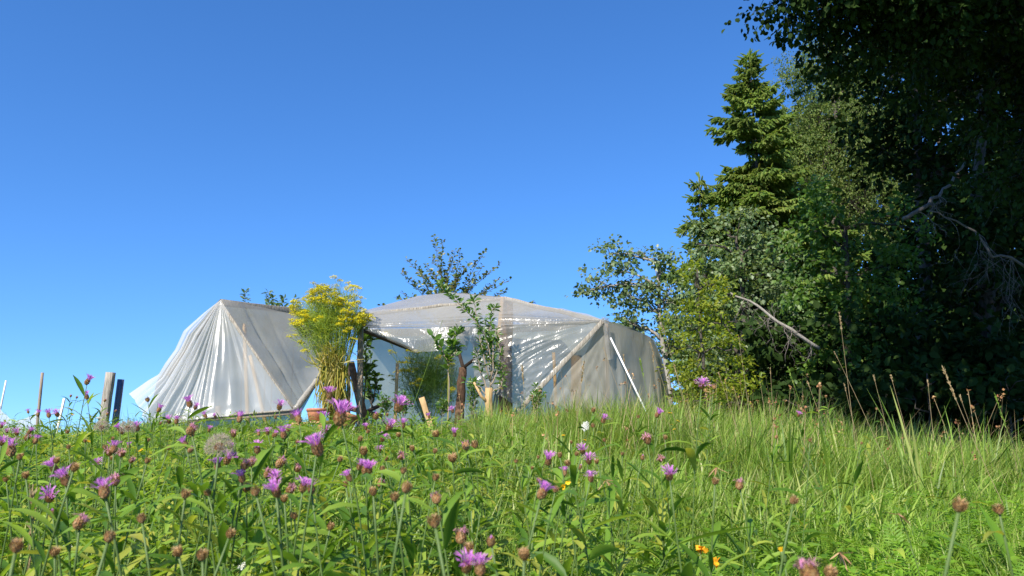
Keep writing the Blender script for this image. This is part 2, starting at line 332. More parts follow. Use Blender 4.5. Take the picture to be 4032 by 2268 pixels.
def spruce(name, label, base, topz, rad, first=.03, nw=26, group=None, dens=1.):
    base = A(base, float); base[2] = gz(base[0], base[1])-.05; H = topz-base[2]
    t = thing(name, label, 'tree', base, group); tm = MB(); cm = MB()
    tm.tube(curve3(base, base+A([0, 0, H]), 0, 9, .02), np.linspace(.016*H, .004, 9), 8)
    pos = []; dirs = []; sz = []
    for w_ in range(nw):
        f = first+(1-first)*(w_/nw)**.9; z = base[2]+H*f; L0 = rad*(1-f)**.82+.12
        nb = (6 if nw < 50 else 5)+int(rng.integers(0, 3))
        for b_ in range(nb):
            a = 2*np.pi*(b_+rng.random()*.7)/nb+w_*.7; L = L0*rng.uniform(.42, 1.28)
            n = 8; s_ = np.linspace(0, 1, n); d = A([math.cos(a), math.sin(a)])
            zz = -L*.42*s_**1.0+L*.22*s_**2.6+ (0.25*L*s_ if f > .8 else 0)
            P = np.stack([base[0]+d[0]*L*s_, base[1]+d[1]*L*s_, z+zz+rng.normal()*.24], 1)
            tm.tube(P, np.linspace(.012*L+.004, .003, n), 4)
            m = int(max(7, L*22*dens)); q = rng.uniform(.12, 1.0, m)
            pp = np.stack([np.interp(q, s_, P[:, k]) for k in range(3)], 1)
            sd = rng.choice([-1, 1], m); side = np.stack([-d[1]*sd, d[0]*sd, np.zeros(m)], 1)
            fw = np.stack([np.full(m, d[0]), np.full(m, d[1]), np.zeros(m)], 1)
            tw = (.10+.2*(1-q))*L*rng.uniform(.5, 1.1, m)       # side twig reach
            for k, (g1, g2, g3) in enumerate(((.15, .25, -.05), (.5, .35, -.2), (.9, .45, -.55), (.35, .1, -.6))):
                pos.append(pp+side*(tw*g1)[:, None]+fw*(tw*g2*.6)[:, None]+A([0, 0, 1])*(tw*g3*.35)[:, None])
                dirs.append(unit(side*rng.uniform(.1, .7, (m, 1))+fw*.55+A([0, 0, -1])*rng.uniform(.1, 1.1, (m, 1)))); sz.append(np.clip(.09+.05*L+rng.random(m)*.08, .09, .24))
            pos.append(P[-2:]); dirs.append(np.repeat(unit(A([[d[0], d[1], .35]])), 2, 0)); sz.append(A([.16, .2]))
    pos = np.concatenate(pos); dirs = np.concatenate(dirs); sz = np.concatenate(sz)
    cm.inst(SPRAY, pos, dirs, rdir(len(pos)), np.stack([sz, sz*1.0, sz*1.0], 1))
    # leader
    k = 14; cm.inst(SPRAY, base+A([0, 0, H])+np.stack([np.zeros(k), np.zeros(k), -rng.random(k)*.5], 1), unit(rdir(k)*.6+A([0, 0, 1])), rdir(k), np.full(k, .22))
    tm.build('trunk', G['bark'], t); cm.build('crown', G['needle'], t); return t

L_ = lobe
GT = 'trees of the forest edge'
p = at(3030, 1400, 22); spruce('spruce_tree', 'tall pointed spruce rising clear against the sky above the silvery aspen', (p[0], 22, 0), at(2965, 205, 22)[2], 3.9, .02, 66, GT, 1.8)
p = at(2790, 1400, 21); spruce('spruce_tree', 'small bluish spruce tip at the left foot of the tall spruce', (p[0], 21, 0), at(2800, 690, 21)[2], 2.0, .05, 22, GT)
p = at(3160, 1400, 25); spruce('spruce_tree', 'olive spruce half hidden between the tall spruce and the birch', (p[0], 25, 0), at(3170, 430, 25)[2], 2.6, .05, 24, GT)
tree('birch_tree', 'tall weeping birch with thin olive foliage right behind the tall spruce', (9.3, 24, 0), at(3260, 260, 24), .16,
     [L_(3180, 290, 24, 130, 110), L_(3330, 330, 24, 150, 190), L_(3200, 470, 24, 110, 120), L_(3330, 560, 24, 170, 190), L_(3180, 720, 24, 130, 160), L_(3420, 760, 24, 200, 250), L_(3120, 560, 24, 90, 120), L_(3110, 840, 24, 130, 130), L_(3250, 190, 24, 110, 60)],
     95, 'birch', .075, 46, .38, droop=1.1, group=GT, upn=.4, asp=.6)
tree('aspen_tree', 'silvery aspen branch crown reaching left over the end of the greenhouse', at(2640, 1500, 17), at(2590, 1040, 17), .09,
     [L_(2400, 1000, 17, 75, 60), L_(2440, 1075, 17, 80, 60), L_(2345, 1130, 17, 75, 50), L_(2480, 1170, 17, 120, 70), L_(2600, 1050, 17, 80, 70), L_(2620, 1180, 17, 120, 110), L_(2460, 1265, 17, 110, 55), L_(2640, 1330, 17, 140, 110), L_(2300, 1155, 17, 35, 25), L_(2500, 1010, 17, 40, 30)],
     64, 'aspen', .085, 30, .25, droop=.5, group=GT, barkm='dead', shell=.5, asp=.9, twigs=.6)
tree('aspen_tree', 'broad silvery green aspen bush under the tall spruce', at(2900, 1500, 15.5), at(2920, 1000, 15.5), .12,
     [L_(2740, 960, 15.5, 90, 90), L_(2860, 920, 15.5, 120, 95), L_(3000, 950, 15.5, 120, 100), L_(2780, 1110, 15.5, 130, 120), L_(2930, 1090, 15.5, 160, 130), L_(3080, 1080, 15.5, 130, 130), L_(2850, 1270, 15.5, 190, 150), L_(3060, 1290, 15.5, 190, 150), L_(2900, 1460, 15.5, 260, 130)],
     34, 'aspen', .085, 42, .3, droop=.4, group=GT, asp=.9, shell=.4)
tree('hazel_bush', 'dense green hazel bush catching light on its left side before the dark wood', at(3320, 1500, 12.5), at(3330, 900, 12.5), .1,
     [L_(3230, 770, 12.5, 120, 90), L_(3180, 900, 12.5, 120, 120), L_(3330, 900, 12.5, 170, 130), L_(3230, 1060, 12.5, 160, 140), L_(3420, 1060, 12.5, 170, 150), L_(3560, 900, 12.5, 110, 100), L_(3250, 1250, 12.5, 180, 140), L_(3450, 1280, 12.5, 190, 150), L_(3300, 1450, 12.5, 220, 150)],
     42, 'hazel', .085, 40, .27, LEAF6, group=GT, shell=.4, cat='bush')
tree('hornbeam_sapling', 'bright yellow green hornbeam sapling beside the right end of the greenhouse', at(2780, 1560, 11.3), at(2745, 1060, 11.3), .035,
     [L_(2730, 1090, 11.3, 40, 60), L_(2745, 1180, 11.3, 75, 70), L_(2820, 1120, 11.3, 45, 45), L_(2720, 1280, 11.3, 95, 80), L_(2840, 1240, 11.3, 80, 70), L_(2760, 1390, 11.3, 130, 90), L_(2890, 1380, 11.3, 80, 80), L_(2760, 1500, 11.3, 150, 90), L_(2920, 1490, 11.3, 90, 80), L_(2700, 1580, 11.3, 120, 60), L_(2860, 1590, 11.3, 130, 60)],
     78, 'gold', .062, 42, .2, LEAF6, group=GT, asp=.55, droop=.15, cat='tree')
for lab, bx, lb in (
    ('dark broadleaf tree filling the upper right behind the overhanging branches', (3600, 15), [L_(3450, 250, 15, 190, 200), L_(3700, 250, 15, 220, 250), L_(3950, 300, 15, 230, 280), L_(3450, 560, 15, 170, 190), L_(3680, 620, 15, 230, 230), L_(3930, 700, 15, 250, 260), L_(4250, 500, 15, 300, 500), L_(3700, 0, 15, 400, 200), L_(4100, 20, 15, 400, 220)]),
    ('dark broadleaf tree standing in deep shade behind the bare twigs at the right edge', (3850, 13.5), [L_(3700, 900, 13.5, 200, 200), L_(3920, 950, 13.5, 220, 220), L_(3700, 1180, 13.5, 200, 180), L_(3930, 1220, 13.5, 220, 200), L_(4220, 1000, 13.5, 260, 420), L_(3600, 1380, 13.5, 220, 150), L_(3850, 1430, 13.5, 240, 160), L_(4150, 1480, 13.5, 260, 180)])):
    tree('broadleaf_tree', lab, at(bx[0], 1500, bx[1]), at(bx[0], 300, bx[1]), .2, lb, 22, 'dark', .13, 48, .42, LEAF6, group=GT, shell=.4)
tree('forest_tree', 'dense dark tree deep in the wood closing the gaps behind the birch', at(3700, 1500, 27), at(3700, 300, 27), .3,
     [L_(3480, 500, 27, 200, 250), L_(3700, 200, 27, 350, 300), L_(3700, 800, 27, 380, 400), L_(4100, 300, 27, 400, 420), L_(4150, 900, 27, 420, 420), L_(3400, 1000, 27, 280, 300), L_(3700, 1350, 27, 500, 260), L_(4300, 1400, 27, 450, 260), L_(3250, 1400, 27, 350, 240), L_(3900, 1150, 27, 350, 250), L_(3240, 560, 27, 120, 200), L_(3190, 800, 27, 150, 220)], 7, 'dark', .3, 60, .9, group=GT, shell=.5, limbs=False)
for lab, px, py, Y, rx, ry in (
    ('low shaded maple shrub with broad leaves at the dark foot of the wood', 3650, 1500, 10.6, 190, 130),
    ('low shaded bramble shrub below the hazel bush and the fallen pale trunk', 3230, 1540, 10.8, 230, 110),
    ('low shaded shrub in the dark right corner above the grass', 3960, 1560, 10.2, 220, 130)):
    q = at(px, 1650, Y)
    tree('shrub', lab, q, at(px, py-30, Y), .03, [L_(px, py, Y, rx, ry), L_(px-rx*.7, py+50, Y, rx*.6, ry*.6), L_(px+rx*.7, py+50, Y, rx*.6, ry*.6)], 30, 'dark', .12, 30, .25, LEAF6, shell=.5, cat='shrub', group='shrubs at the foot of the wood')
# near overhanging tree: its trunk stands right of the camera, its crown shades the wood
nb = A([6.6, 3.4, 0.])
lo0 = [(A([4.9, 3.2, 9.6]), A([3.4, 3.6, 4.0])), (A([7.6, 4.8, 9.2]), A([3.2, 3.4, 4.4])), (A([4.4, 5.0, 12.3]), A([2.6, 3.0, 2.6])), (A([7.0, 1.2, 10.]), A([3., 3., 4.])), (A([3.7, 1.6, 11.2]), A([2.0, 2.2, 2.5])), (A([8.8, 2.2, 8]), A([2.6, 3, 4]))]
lo = lo0[:2]
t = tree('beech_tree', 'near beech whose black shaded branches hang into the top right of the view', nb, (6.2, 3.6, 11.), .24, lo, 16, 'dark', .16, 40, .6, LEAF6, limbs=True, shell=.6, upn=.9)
sm_ = MB(); n = 9000; yy = rng.uniform(3.3, 9.4, n); zz = .65*yy+1.2+rng.random(n)*8.8; xx = 5.6-.534*(12.5-yy)+rng.random(n)*8.6+.25*np.sin(zz*2.1)+.2*np.sin(yy*3)  # unseen leaf slab added to the crown, shaped to throw shade on the wood
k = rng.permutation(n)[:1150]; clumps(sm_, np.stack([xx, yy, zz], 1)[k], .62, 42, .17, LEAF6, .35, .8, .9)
sm_.build('upper_shade_crown', G['dark'], t)
tm = MB(); cm = MB()
def bough(p0, p1, ntw, spread, r0, sag=-.1):
    P = curve3(A(p0), A(p1), sag, 9, .05); tm.tube(P, np.linspace(r0, .006, 9), 5)
    c = []
    for _ in range(ntw):
        k = rng.integers(1, 9); q = P[k]+rdir(1)[0]*spread*rng.random()**.6*A([1, 1, .8])+A([0, 0, -.12]); tm.tube(curve3(P[k], q, .04, 4, .02), np.linspace(.006, .002, 4), 3); c.append(q)
    clumps(cm, A(c), .17, 28, .052, LEAF6, .8, .9, .5, .8)
for (px0, py0, px1, py1, Y0, Y1, n_, s_) in ((3900, -420, 3050, 10, 5.2, 6.3, 90, .40), (3900, -300, 3190, 110, 5.4, 6.6, 90, .42), (4200, -100, 3300, 220, 5.6, 6.8, 90, .45), (4300, -300, 3500, 60, 5.4, 6.2, 110, .55), (4500, 100, 3650, 260, 6, 7, 110, .6), (4600, 300, 3800, 420, 6, 7.2, 110, .6), (4700, 0, 3950, 60, 5.6, 6.4, 110, .6), (4600, 500, 3960, 700, 6.2, 7.4, 80, .5), (3700, -500, 3100, -90, 5.2, 6., 80, .5)):
    bough(at(px0, py0, Y0), at(px1, py1, Y1), n_, s_, .03)
tm.build('bough', G['bark'], t); cm.build('hanging_leaves', G['dark'], t)
# fallen pale trunk and bare twigs
def snag(name, label, pts, Y, r0, ntw, tl, mat, droop=.6, spread=.5, cat='dead tree', sub=3):
    P = A([at(x, y, Y+dy) for x, y, dy in pts]); tt = np.linspace(0, 1, len(P)); q = np.linspace(0, 1, 14)
    Q = np.stack([np.interp(q, tt, P[:, k]) for k in range(3)], 1); Q[1:-1] += rng.normal(size=(12, 3))*.012
    t = thing(name, label, cat, Q[-1]); a = MB(); a.tube(Q, np.linspace(r0*.45, r0, 14), 7); b_ = MB()
    def br(p0, d, L, r, lev):
        n = 6; P_ = [p0]; dd = d.copy()
        for _ in range(n-1):
            dd = unit(dd+rng.normal(size=3)*.28+A([0, 0, -.1*droop])); P_.append(P_[-1]+dd*L/(n-1))
        P_ = A(P_); b_.tube(P_, np.linspace(r, r*.35, n), 4)
        if lev > 0:
            for _ in range(sub): br(P_[rng.integers(1, n)], unit(dd+rng.normal(size=3)*.7+A([0, 0, -.35*droop])), L*rng.uniform(.4, .75), r*.55, lev-1)
    for _ in range(ntw):
        p0 = Q[rng.integers(2, 13)]; br(p0, unit(rng.normal(size=3)*spread+A([0, -.3, -droop])), tl*rng.uniform(.5, 1.2), r0*.22, 2)
    a.build('trunk', G[mat], t); b_.build('twigs', G['twig'], t); return t
snag('leaning_snag', 'pale leafless trunk leaning down to the right in front of the aspen bush', [(2870, 1150, 0), (2960, 1190, 0), (3050, 1250, -.1), (3130, 1315, -.1), (3225, 1372, 0)], 11.7, .032, 12, .5, 'dead', .45)
snag('dead_tree', 'leafless grey tree with tangled hanging twigs in the dark right of the wood', [(3800, 640, .3), (3730, 740, .2), (3640, 815, 0), (3560, 860, 0)], 10.3, .032, 6, .5, 'twig', .8)
snag('dead_tree', 'bare forked branch drooping in a tangle of twigs at the right edge of the wood', [(3660, 830, 0), (3740, 860, 0), (3850, 915, 0), (3900, 1010, 0), (4000, 1020, 0), (4100, 1100, 0)], 9.9, .02, 16, .75, 'twig', 1.)
# fruit tree behind the greenhouse
def sparse(name, label, base, stems, leafm, size, per_m, Y, asp=.7, bark='bark', r0=.012, cat='tree', spread=.5, T=LEAF6, group=None):
    base = A(base, float); base[2] = gz(base[0], base[1])-.03; t = thing(name, label, cat, base, group); tm = MB(); cm = MB()
    for pts in stems:
        P = A([at(x, y, Y+dy) for x, y, dy in pts]) if len(pts[0]) == 3 else A([at(x, y, Y) for x, y in pts])
        if pts is stems[0]: P = np.concatenate([[base], P])
        q = np.linspace(0, 1, 12); tt = np.linspace(0, 1, len(P)); Q = np.stack([np.interp(q, tt, P[:, k]) for k in range(3)], 1)
        Q[1:-1] += rng.normal(size=(10, 3))*.01
        ln = np.linalg.norm(np.diff(Q, axis=0), axis=1).sum(); tm.tube(Q, np.linspace(r0, r0*.3, 12), 5)
        n = int(per_m*ln); s_ = rng.uniform(.12 if pts is not stems[0] else .35, 1, n); pos = np.stack([np.interp(s_, q, Q[:, k]) for k in range(3)], 1)
        d = rdir(n, -.3, .9); pos2 = pos+d*.02; sz = size*rng.uniform(.65, 1.25, n)
        cm.inst(T, pos2, unit(d+A([0, 0, .15])), unit(rdir(n)*.6+A([0, -.2, .6])), np.stack([sz, sz*asp, sz], 1))
    tm.build('trunk', G[bark], t); cm.build('crown', G[leafm], t); return t
def fan(cx, cy, tips, Y, wob=40):
    out = []
    for x, y in tips:
        mx, my = cx+(x-cx)*.35+random.uniform(-wob, wob), cy+(y-cy)*.5
        out.append([(cx+(x-cx)*.1, cy, 0), (mx, my, random.uniform(-.2, .2)), (x, y, random.uniform(-.4, .4))])
    return out
tips = [(1708, 925), (1745, 945), (1792, 985), (1815, 975), (1910, 985), (1975, 1030), (1598, 1015), (1580, 1060), (1635, 1035), (1672, 1040), (1965, 1095), (2012, 1100), (1900, 1040), (1870, 1075), (1770, 1010), (1730, 1000), (1700, 1010), (1850, 1030), (1820, 1050), (1930, 1130), (1600, 1110), (1575, 1150), (1640, 1110), (1660, 1080), (1690, 1060), (1760, 1060), (1800, 1090), (1620, 1165), (1860, 1120), (1995, 1140), (2110, 1190), (1550, 1170), (1720, 1110), (1750, 1120), (1790, 1130), (1500, 1200), (1680, 1150), (1900, 1150), (1830, 1150)]
sparse('fruit_tree', 'thin fruit tree with sparse leaves against the sky behind the big greenhouse', at(1780, 1600, 16), [[(1780, 1450, 0), (1770, 1250, 0)]]+fan(1780, 1290, tips, 16), 'pear', .08, 46, 16, asp=.72, r0=.011)
for k, (x, y) in enumerate(((967, 1145), (1055, 1145), (1076, 1172), (1118, 1170), (1160, 1168))):
    nm = ('leftmost and lone leafy shoot above the tent ridge', 'tallest leafy shoot of those above the tent ridge', 'short leafy shoot leaning on the tallest above the tent ridge', 'second leafy shoot from the yellow fennel above the tent ridge', 'leafy shoot above the tent ridge next to the yellow fennel')[k]
    sparse('leafy_shoot', nm, at(x, 1500, 14), [[(x-4, 1320, 0), (x+3, 1230, 0), (x, y, 0)]], 'aspen', .10, 24, 14, .5, cat='shoot', r0=.008, group='shoots behind the tent ridge')

# ------------------------------------------------------------------ greenhouses
def sheet(mb, rows, nu=40, nv=30, amp=.012, sc=2.2, fold=None, m=0):
    def res(row, n_):
        P = A([at(*q) if len(q) == 3 else q[3] for q in row]); tt = np.linspace(0, 1, len(P)); q = np.linspace(0, 1, n_)
        return np.stack([np.interp(q, tt, P[:, k]) for k in range(3)], 1)
    Rr = A([res(r, nu) for r in rows]); tt = np.linspace(0, 1, len(rows)); q = np.linspace(0, 1, nv)
    idx = np.clip(np.searchsorted(tt, q, 'right')-1, 0, len(rows)-2); f = ((q-tt[idx])/(tt[idx+1]-tt[idx]))[:, None, None]
    P = Rr[idx]*(1-f)+Rr[idx+1]*f
    du = np.gradient(P, axis=1); dv = np.gradient(P, axis=0); N = unit(np.cross(du, dv)+1e-9)
    U, V = np.meshgrid(np.linspace(0, 1, nu), q)
    d = amp*noise3(P, sc)
    if fold is not None: d = d+fold(U, V)
    P = P+N*d[..., None]
    i, j = np.meshgrid(np.arange(nv-1), np.arange(nu-1), indexing='ij'); b = (i*nu+j).ravel()
    mb.add(P.reshape(-1, 3), np.stack([b, b+1, b+nu+1, b+nu], 1), m); return P
def part(t, name, mat, fn, label=None):
    b_ = MB(); fn(b_); o = b_.build(name, G[mat], t)
    if label: o['label'] = label
    return o
def down(p, q):
    """extend the line p->q to the ground"""
    p = A(p, float); d = A(q, float)-p; k = 1.
    for _ in range(400):
        r_ = p+d*k
        if r_[2] < gz(r_[0], r_[1])-.05: break
        k += .01
    return p+d*k

# --- pleated tent on the left
YA = 11.3
tent = thing('tent_greenhouse', 'small tent shaped greenhouse draped in pleated clear plastic', 'greenhouse', (at(870, 1181, YA)[0], YA, float(gz(at(870, 1181, YA)[0], YA))))
_pl = [(u, rng.uniform(.004, .011), rng.uniform(.03, .085)*(1 if u < .5 else .5), rng.normal()*.02) for u in np.sort(np.concatenate([rng.uniform(.10, .56, 20), [.08, .13, .22, .30, .36, .41, .46]]))]
def pleat(U, V):
    d = 0*U
    for u, w_, a_, dr in _pl:
        c = U-u-dr*V; d = d+a_*np.exp(-np.abs(c/(w_*(1+.9*V)))**1.4)*np.clip(V*2.2, 0, 1)*(1-.45*V**2)
    d = d+.012*np.sin(U*31+V*1.5)*np.sin(U*17+1)*V
    d = d+.003*np.sin(U*90+V*9)*np.clip((U-.5)*4, 0, 1)*(V > .05)
    d = d+.007*np.sin(V*60+U*20)*np.clip((V-.86)*8, 0, 1)*np.exp(-((U-.55)/.2)**2)      # slack rolls over the sill
    return d
bot = [(506, 1549), (530, 1575), (545, 1612), (565, 1655), (607, 1660), (680, 1655), (760, 1650), (840, 1644), (920, 1638), (1000, 1630), (1080, 1622), (1154, 1614)]
left = [(870, 1181), (800, 1235), (723, 1303), (690, 1375), (649, 1431), (624, 1473), (582, 1497), (506, 1549)]
def frontsheet(b_):
    rows = []
    nseg = 8
    Lp = A(left, float); ll = np.linspace(0, 1, len(left))
    for k in range(nseg):
        v = k/(nseg-1); lx, ly = np.interp(v, ll, Lp[:, 0]), np.interp(v, ll, Lp[:, 1]); row = []
        # straight ray end for the left boundary
        sx, sy = 870+(506-870)*v, 1181+(1549-1181)*v
        for q, (bx, by) in enumerate(bot):
            f = q/(len(bot)-1); wl = max(0, 1-f*3.2)
            x, y = 870+(bx-870)*v, 1181+(by-1181)*v
            x += (lx-sx)*wl; y += (ly-sy)*wl
            Yq = YA+(.9*(1-f)**3-.45*math.sin(math.pi*min(1, f*1.15))*1.05-.35*f)*v
            row.append((x, y, Yq))
        rows.append(row)
    sheet(b_, rows, 420, 80, .004, 1.5, pleat)
part(tent, 'plastic_sheet', 'plasticL', frontsheet, 'pleated front sheet gathered at the peak of the tent')
B_ = (1158, 1612, 10.75)
part(tent, 'plastic_sheet', 'plastic', lambda b_: sheet(b_, [[(872, 1181, YA), (980, 1193, 11.8), (1090, 1205, 12.3), (1200, 1217, 12.8)], [(960, 1320, 11.1), (1040, 1325, 11.5), (1140, 1330, 11.9), (1240, 1330, 12.4)], [(1060, 1470, 10.9), (1120, 1460, 11.2), (1190, 1450, 11.6), (1275, 1420, 12.)], [B_, (1180, 1590, 10.9), (1225, 1535, 11.2), (1276, 1458, 11.6)]], 60, 50, .012, 2., lambda U, V: .05*np.exp(-((U-.25-.1*V)/.03)**2)*np.sin(V*3.1)**1+.03*np.exp(-((U-.52)/.025)**2)*V), 'taut right side sheet of the tent below the ridge board')
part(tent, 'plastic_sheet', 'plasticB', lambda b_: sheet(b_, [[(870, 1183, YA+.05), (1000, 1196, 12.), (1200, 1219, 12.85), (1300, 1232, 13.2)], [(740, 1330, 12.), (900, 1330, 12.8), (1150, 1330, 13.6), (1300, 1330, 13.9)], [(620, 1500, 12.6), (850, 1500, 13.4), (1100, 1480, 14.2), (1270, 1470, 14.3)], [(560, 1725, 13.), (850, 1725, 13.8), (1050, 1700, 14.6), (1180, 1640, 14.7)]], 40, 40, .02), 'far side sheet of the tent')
part(tent, 'ridge_board', 'grey', lambda b_: b_.beam(at(868, 1190, YA+.06), at(1215, 1230, 12.8), .09, .035, (0, -1, 0), rough=.004), 'grey ridge board of the tent')
part(tent, 'rafter', 'grey', lambda b_: b_.beam(at(866, 1190, YA+.03), at(1160, 1612, 10.84), .045, .035), 'pale right front rafter wrapped in plastic')
part(tent, 'rafter', 'wood', lambda b_: b_.beam(at(866, 1192, YA+.08), at(660, 1480, YA+.5), .05, .04), 'left front rafter seen through the plastic')
part(tent, 'rafter', 'plasticD', lambda b_: [b_.tube(np.linspace(at(1164, 1610, 10.74), at(1278, 1456, 11.55), 14)+rng.normal(size=(14, 3))*.004, .036+.008*rng.random(14), 9)], 'plastic wrapped lower edge pole of the tent')
part(tent, 'rafter', 'dkwood', lambda b_: b_.beam(at(1172, 1612, 10.82), at(1284, 1462, 11.62), .03, .03), 'bare dark lower edge pole of the tent')
part(tent, 'sill_beam', 'wood', lambda b_: b_.beam(at(604, 1668, 11.05), at(1162, 1626, 10.72), .055, .06, rough=.003), 'weathered bottom sill beam of the tent')
part(tent, 'sill_strip', 'grey', lambda b_: b_.beam(at(640, 1657, 10.98), at(1160, 1613, 10.66), .022, .02), 'pale batten pinning the plastic to the sill')
part(tent, 'post', 'newwood', lambda b_: b_.beam(at(962, 1275, 11.75), down(at(962, 1275, 11.75), at(970, 1500, 11.75)), .05, .05), 'fresh inner post behind the right sheet')
part(tent, 'post', 'newwood', lambda b_: b_.beam(at(985, 1400, 11.5), down(at(985, 1400, 11.5), at(1035, 1620, 11.5)), .045, .045), 'fresh leaning inner post of the tent')
part(tent, 'block', 'wood', lambda b_: b_.beam(at(858, 1600, 11.0), at(858, 1640, 11.0), .07, .05), 'small wooden block on the sill beam')
for x, y in ((620, 1665), (1158, 1625)):
    q = at(x, y, 10.95); part(tent, 'post', 'dkwood', lambda b_: b_.beam(q+A([0, .06, .02]), A([q[0], q[1]+.06, gz(q[0], q[1])-.1]), .12, .1), 'short dark corner post under the sill')

# --- large faceted greenhouse
P_ = (1984, 1170, 11.6); Q_ = (2376, 1260, 10.9); K_ = (1770, 1148, 13.0); E_ = (1385, 1286, 11.0)
gh = thing('greenhouse', 'large faceted wooden greenhouse with clear plastic roof and open doorway', 'greenhouse', (at(1900, 1300, 11.5)[0], 11.5, float(gz(at(1900, 1300, 11.5)[0], 11.5))))
def bands(U, V): return .035*np.exp(-((V-.80)/.04)**2)+.03*np.exp(-((V-.93)/.035)**2)+.02*np.exp(-((V-.65)/.02)**2)*np.sin(U*3)
part(gh, 'roof_sheet', 'plastic', lambda b_: sheet(b_, [[(1400, 1237, 11.5), (1500, 1222, 11.6), (1700, 1203, 11.7), (1860, 1188, 11.65), P_, (2100, 1195, 11.4), (2200, 1217, 11.25), (2310, 1235, 11.05), Q_], [E_, (1500, 1290, 11.), (1650, 1288, 10.95), (1850, 1283, 10.9), (1984, 1279, 10.88), (2100, 1276, 10.86), (2200, 1272, 10.84), (2300, 1267, 10.84), (2378, 1262, 10.88)]], 130, 50, .010, 4., bands), 'front roof slope with long folds running to the right corner')
part(gh, 'roof_sheet', 'plastic', lambda b_: sheet(b_, [[(1405, 1232, 12.2), (1500, 1205, 12.5), (1640, 1170, 12.9), K_, (1880, 1158, 12.4), (1984, 1169, 11.62)], [(1400, 1238, 11.52), (1500, 1223, 11.62), (1700, 1204, 11.72), (1860, 1189, 11.67), (1930, 1180, 11.64), (1986, 1171, 11.61)]], 60, 20, .02), 'upper roof slope rising to the back peak')
part(gh, 'roof_sheet', 'plastic', lambda b_: sheet(b_, [[(1984, 1169, 11.63), K_, (1640, 1170, 13.0), (1405, 1234, 12.6)], [(2200, 1214, 12.6), (1900, 1240, 14.), (1650, 1260, 14.2), (1420, 1290, 14.)], [(2376, 1258, 11.1), (2200, 1300, 14.2), (1800, 1320, 14.8), (1425, 1320, 14.6)]], 60, 40, .02), 'back roof slope')
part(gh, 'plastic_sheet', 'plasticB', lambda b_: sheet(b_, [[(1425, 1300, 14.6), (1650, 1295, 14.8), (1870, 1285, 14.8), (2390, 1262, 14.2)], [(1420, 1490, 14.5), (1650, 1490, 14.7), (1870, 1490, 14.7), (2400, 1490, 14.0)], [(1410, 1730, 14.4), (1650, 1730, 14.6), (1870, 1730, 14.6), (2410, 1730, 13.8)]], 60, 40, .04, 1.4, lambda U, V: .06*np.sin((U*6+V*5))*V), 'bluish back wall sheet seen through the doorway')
part(gh, 'door_flap', 'plastic', lambda b_: sheet(b_, [[(1425, 1293, 10.98), (1500, 1293, 10.96), (1650, 1290, 10.93), (1760, 1288, 10.9), (1852, 1286, 10.9)], [(1500, 1325, 10.9), (1570, 1332, 10.86), (1680, 1335, 10.84), (1770, 1332, 10.84), (1850, 1325, 10.86)], [(1625, 1385, 10.84), (1650, 1386, 10.8), (1720, 1378, 10.78), (1790, 1380, 10.8), (1838, 1376, 10.82)]], 70, 40, .003, 3., lambda U, V: .035*np.sin(U*11+V*3)*V+.02*np.exp(-((U-.45-.3*V)/.03)**2)*V), 'loose flap hanging over the doorway')
part(gh, 'plastic_sheet', 'plastic', lambda b_: sheet(b_, [[(1858, 1284, 10.9), (1984, 1280, 10.9), (2150, 1275, 10.88), (2376, 1263, 10.9)], [(1862, 1400, 10.86), (1960, 1400, 10.86), (2070, 1400, 10.84), (2258, 1380, 10.84)], [(1868, 1500, 10.84), (1950, 1500, 10.84), (2040, 1500, 10.82), (2150, 1498, 10.82)], [(1952, 1560, 10.82), (1975, 1560, 10.82), (2010, 1585, 10.8), (2058, 1600, 10.8)]], 130, 90, .013, 4.2, lambda U, V: (.5+.5*np.sin(np.arctan2(V, 1.02-U)*5+U*6))*(.012*np.sin(np.arctan2(V, 1.02-U)*30+2.2*np.sin(np.arctan2(V, 1.02-U)*9+U*2))+.005*np.sin(np.arctan2(V, 1.02-U)*67+4*U))*np.clip(np.hypot(V, 1-U)*2, 0, 1)+.006*np.sin(U*38+V*23)*np.sin(V*31-U*12)), 'crinkled front sheet right of the doorway')
part(gh, 'plastic_sheet', 'plasticE', lambda b_: sheet(b_, [[(2374, 1264, 10.89), (2376, 1264, 10.89), (2378, 1264, 10.9)], [(2255, 1385, 10.85), (2320, 1385, 10.86), (2384, 1385, 10.88)], [(2200, 1470, 10.83), (2290, 1500, 10.84), (2388, 1500, 10.86)], [(2160, 1590, 10.82), (2280, 1620, 10.84), (2392, 1660, 10.85)]], 70, 70, .012, 3.6, lambda U, V: .010*np.sin(U*26+V*4)*np.sin(V*17+U*5)*V), 'three cornered sheet under the diagonal strut')
part(gh, 'plastic_sheet', 'plasticE', lambda b_: sheet(b_, [[(2378, 1260, 10.9), (2440, 1285, 11.1), (2533, 1313, 11.5), (2560, 1325, 11.7), (2575, 1340, 12.)], [(2384, 1400, 10.88), (2440, 1410, 10.98), (2520, 1410, 11.3), (2580, 1400, 11.6), (2606, 1412, 12.)], [(2388, 1530, 10.86), (2450, 1530, 10.95), (2530, 1530, 11.25), (2600, 1530, 11.5), (2632, 1540, 12.)], [(2394, 1680, 10.85), (2450, 1680, 10.93), (2540, 1680, 11.2), (2610, 1680, 11.4), (2650, 1680, 12.)]], 90, 60, .012, 2.8, lambda U, V: .022*np.sin(U*34+2*np.sin(V*3))*V*(.4+.6*np.sin(U*7)**2)), 'grey right end sheet hanging to the grass')
part(gh, 'plastic_sheet', 'plasticB', lambda b_: sheet(b_, [[(2376, 1260, 11.1), (2480, 1290, 12.4), (2575, 1340, 12.1)], [(2300, 1400, 13.5), (2480, 1400, 13.2), (2606, 1412, 12.1)], [(2300, 1680, 13.5), (2480, 1680, 13.2), (2650, 1680, 12.1)]], 40, 40, .02), 'back sheet of the right end')
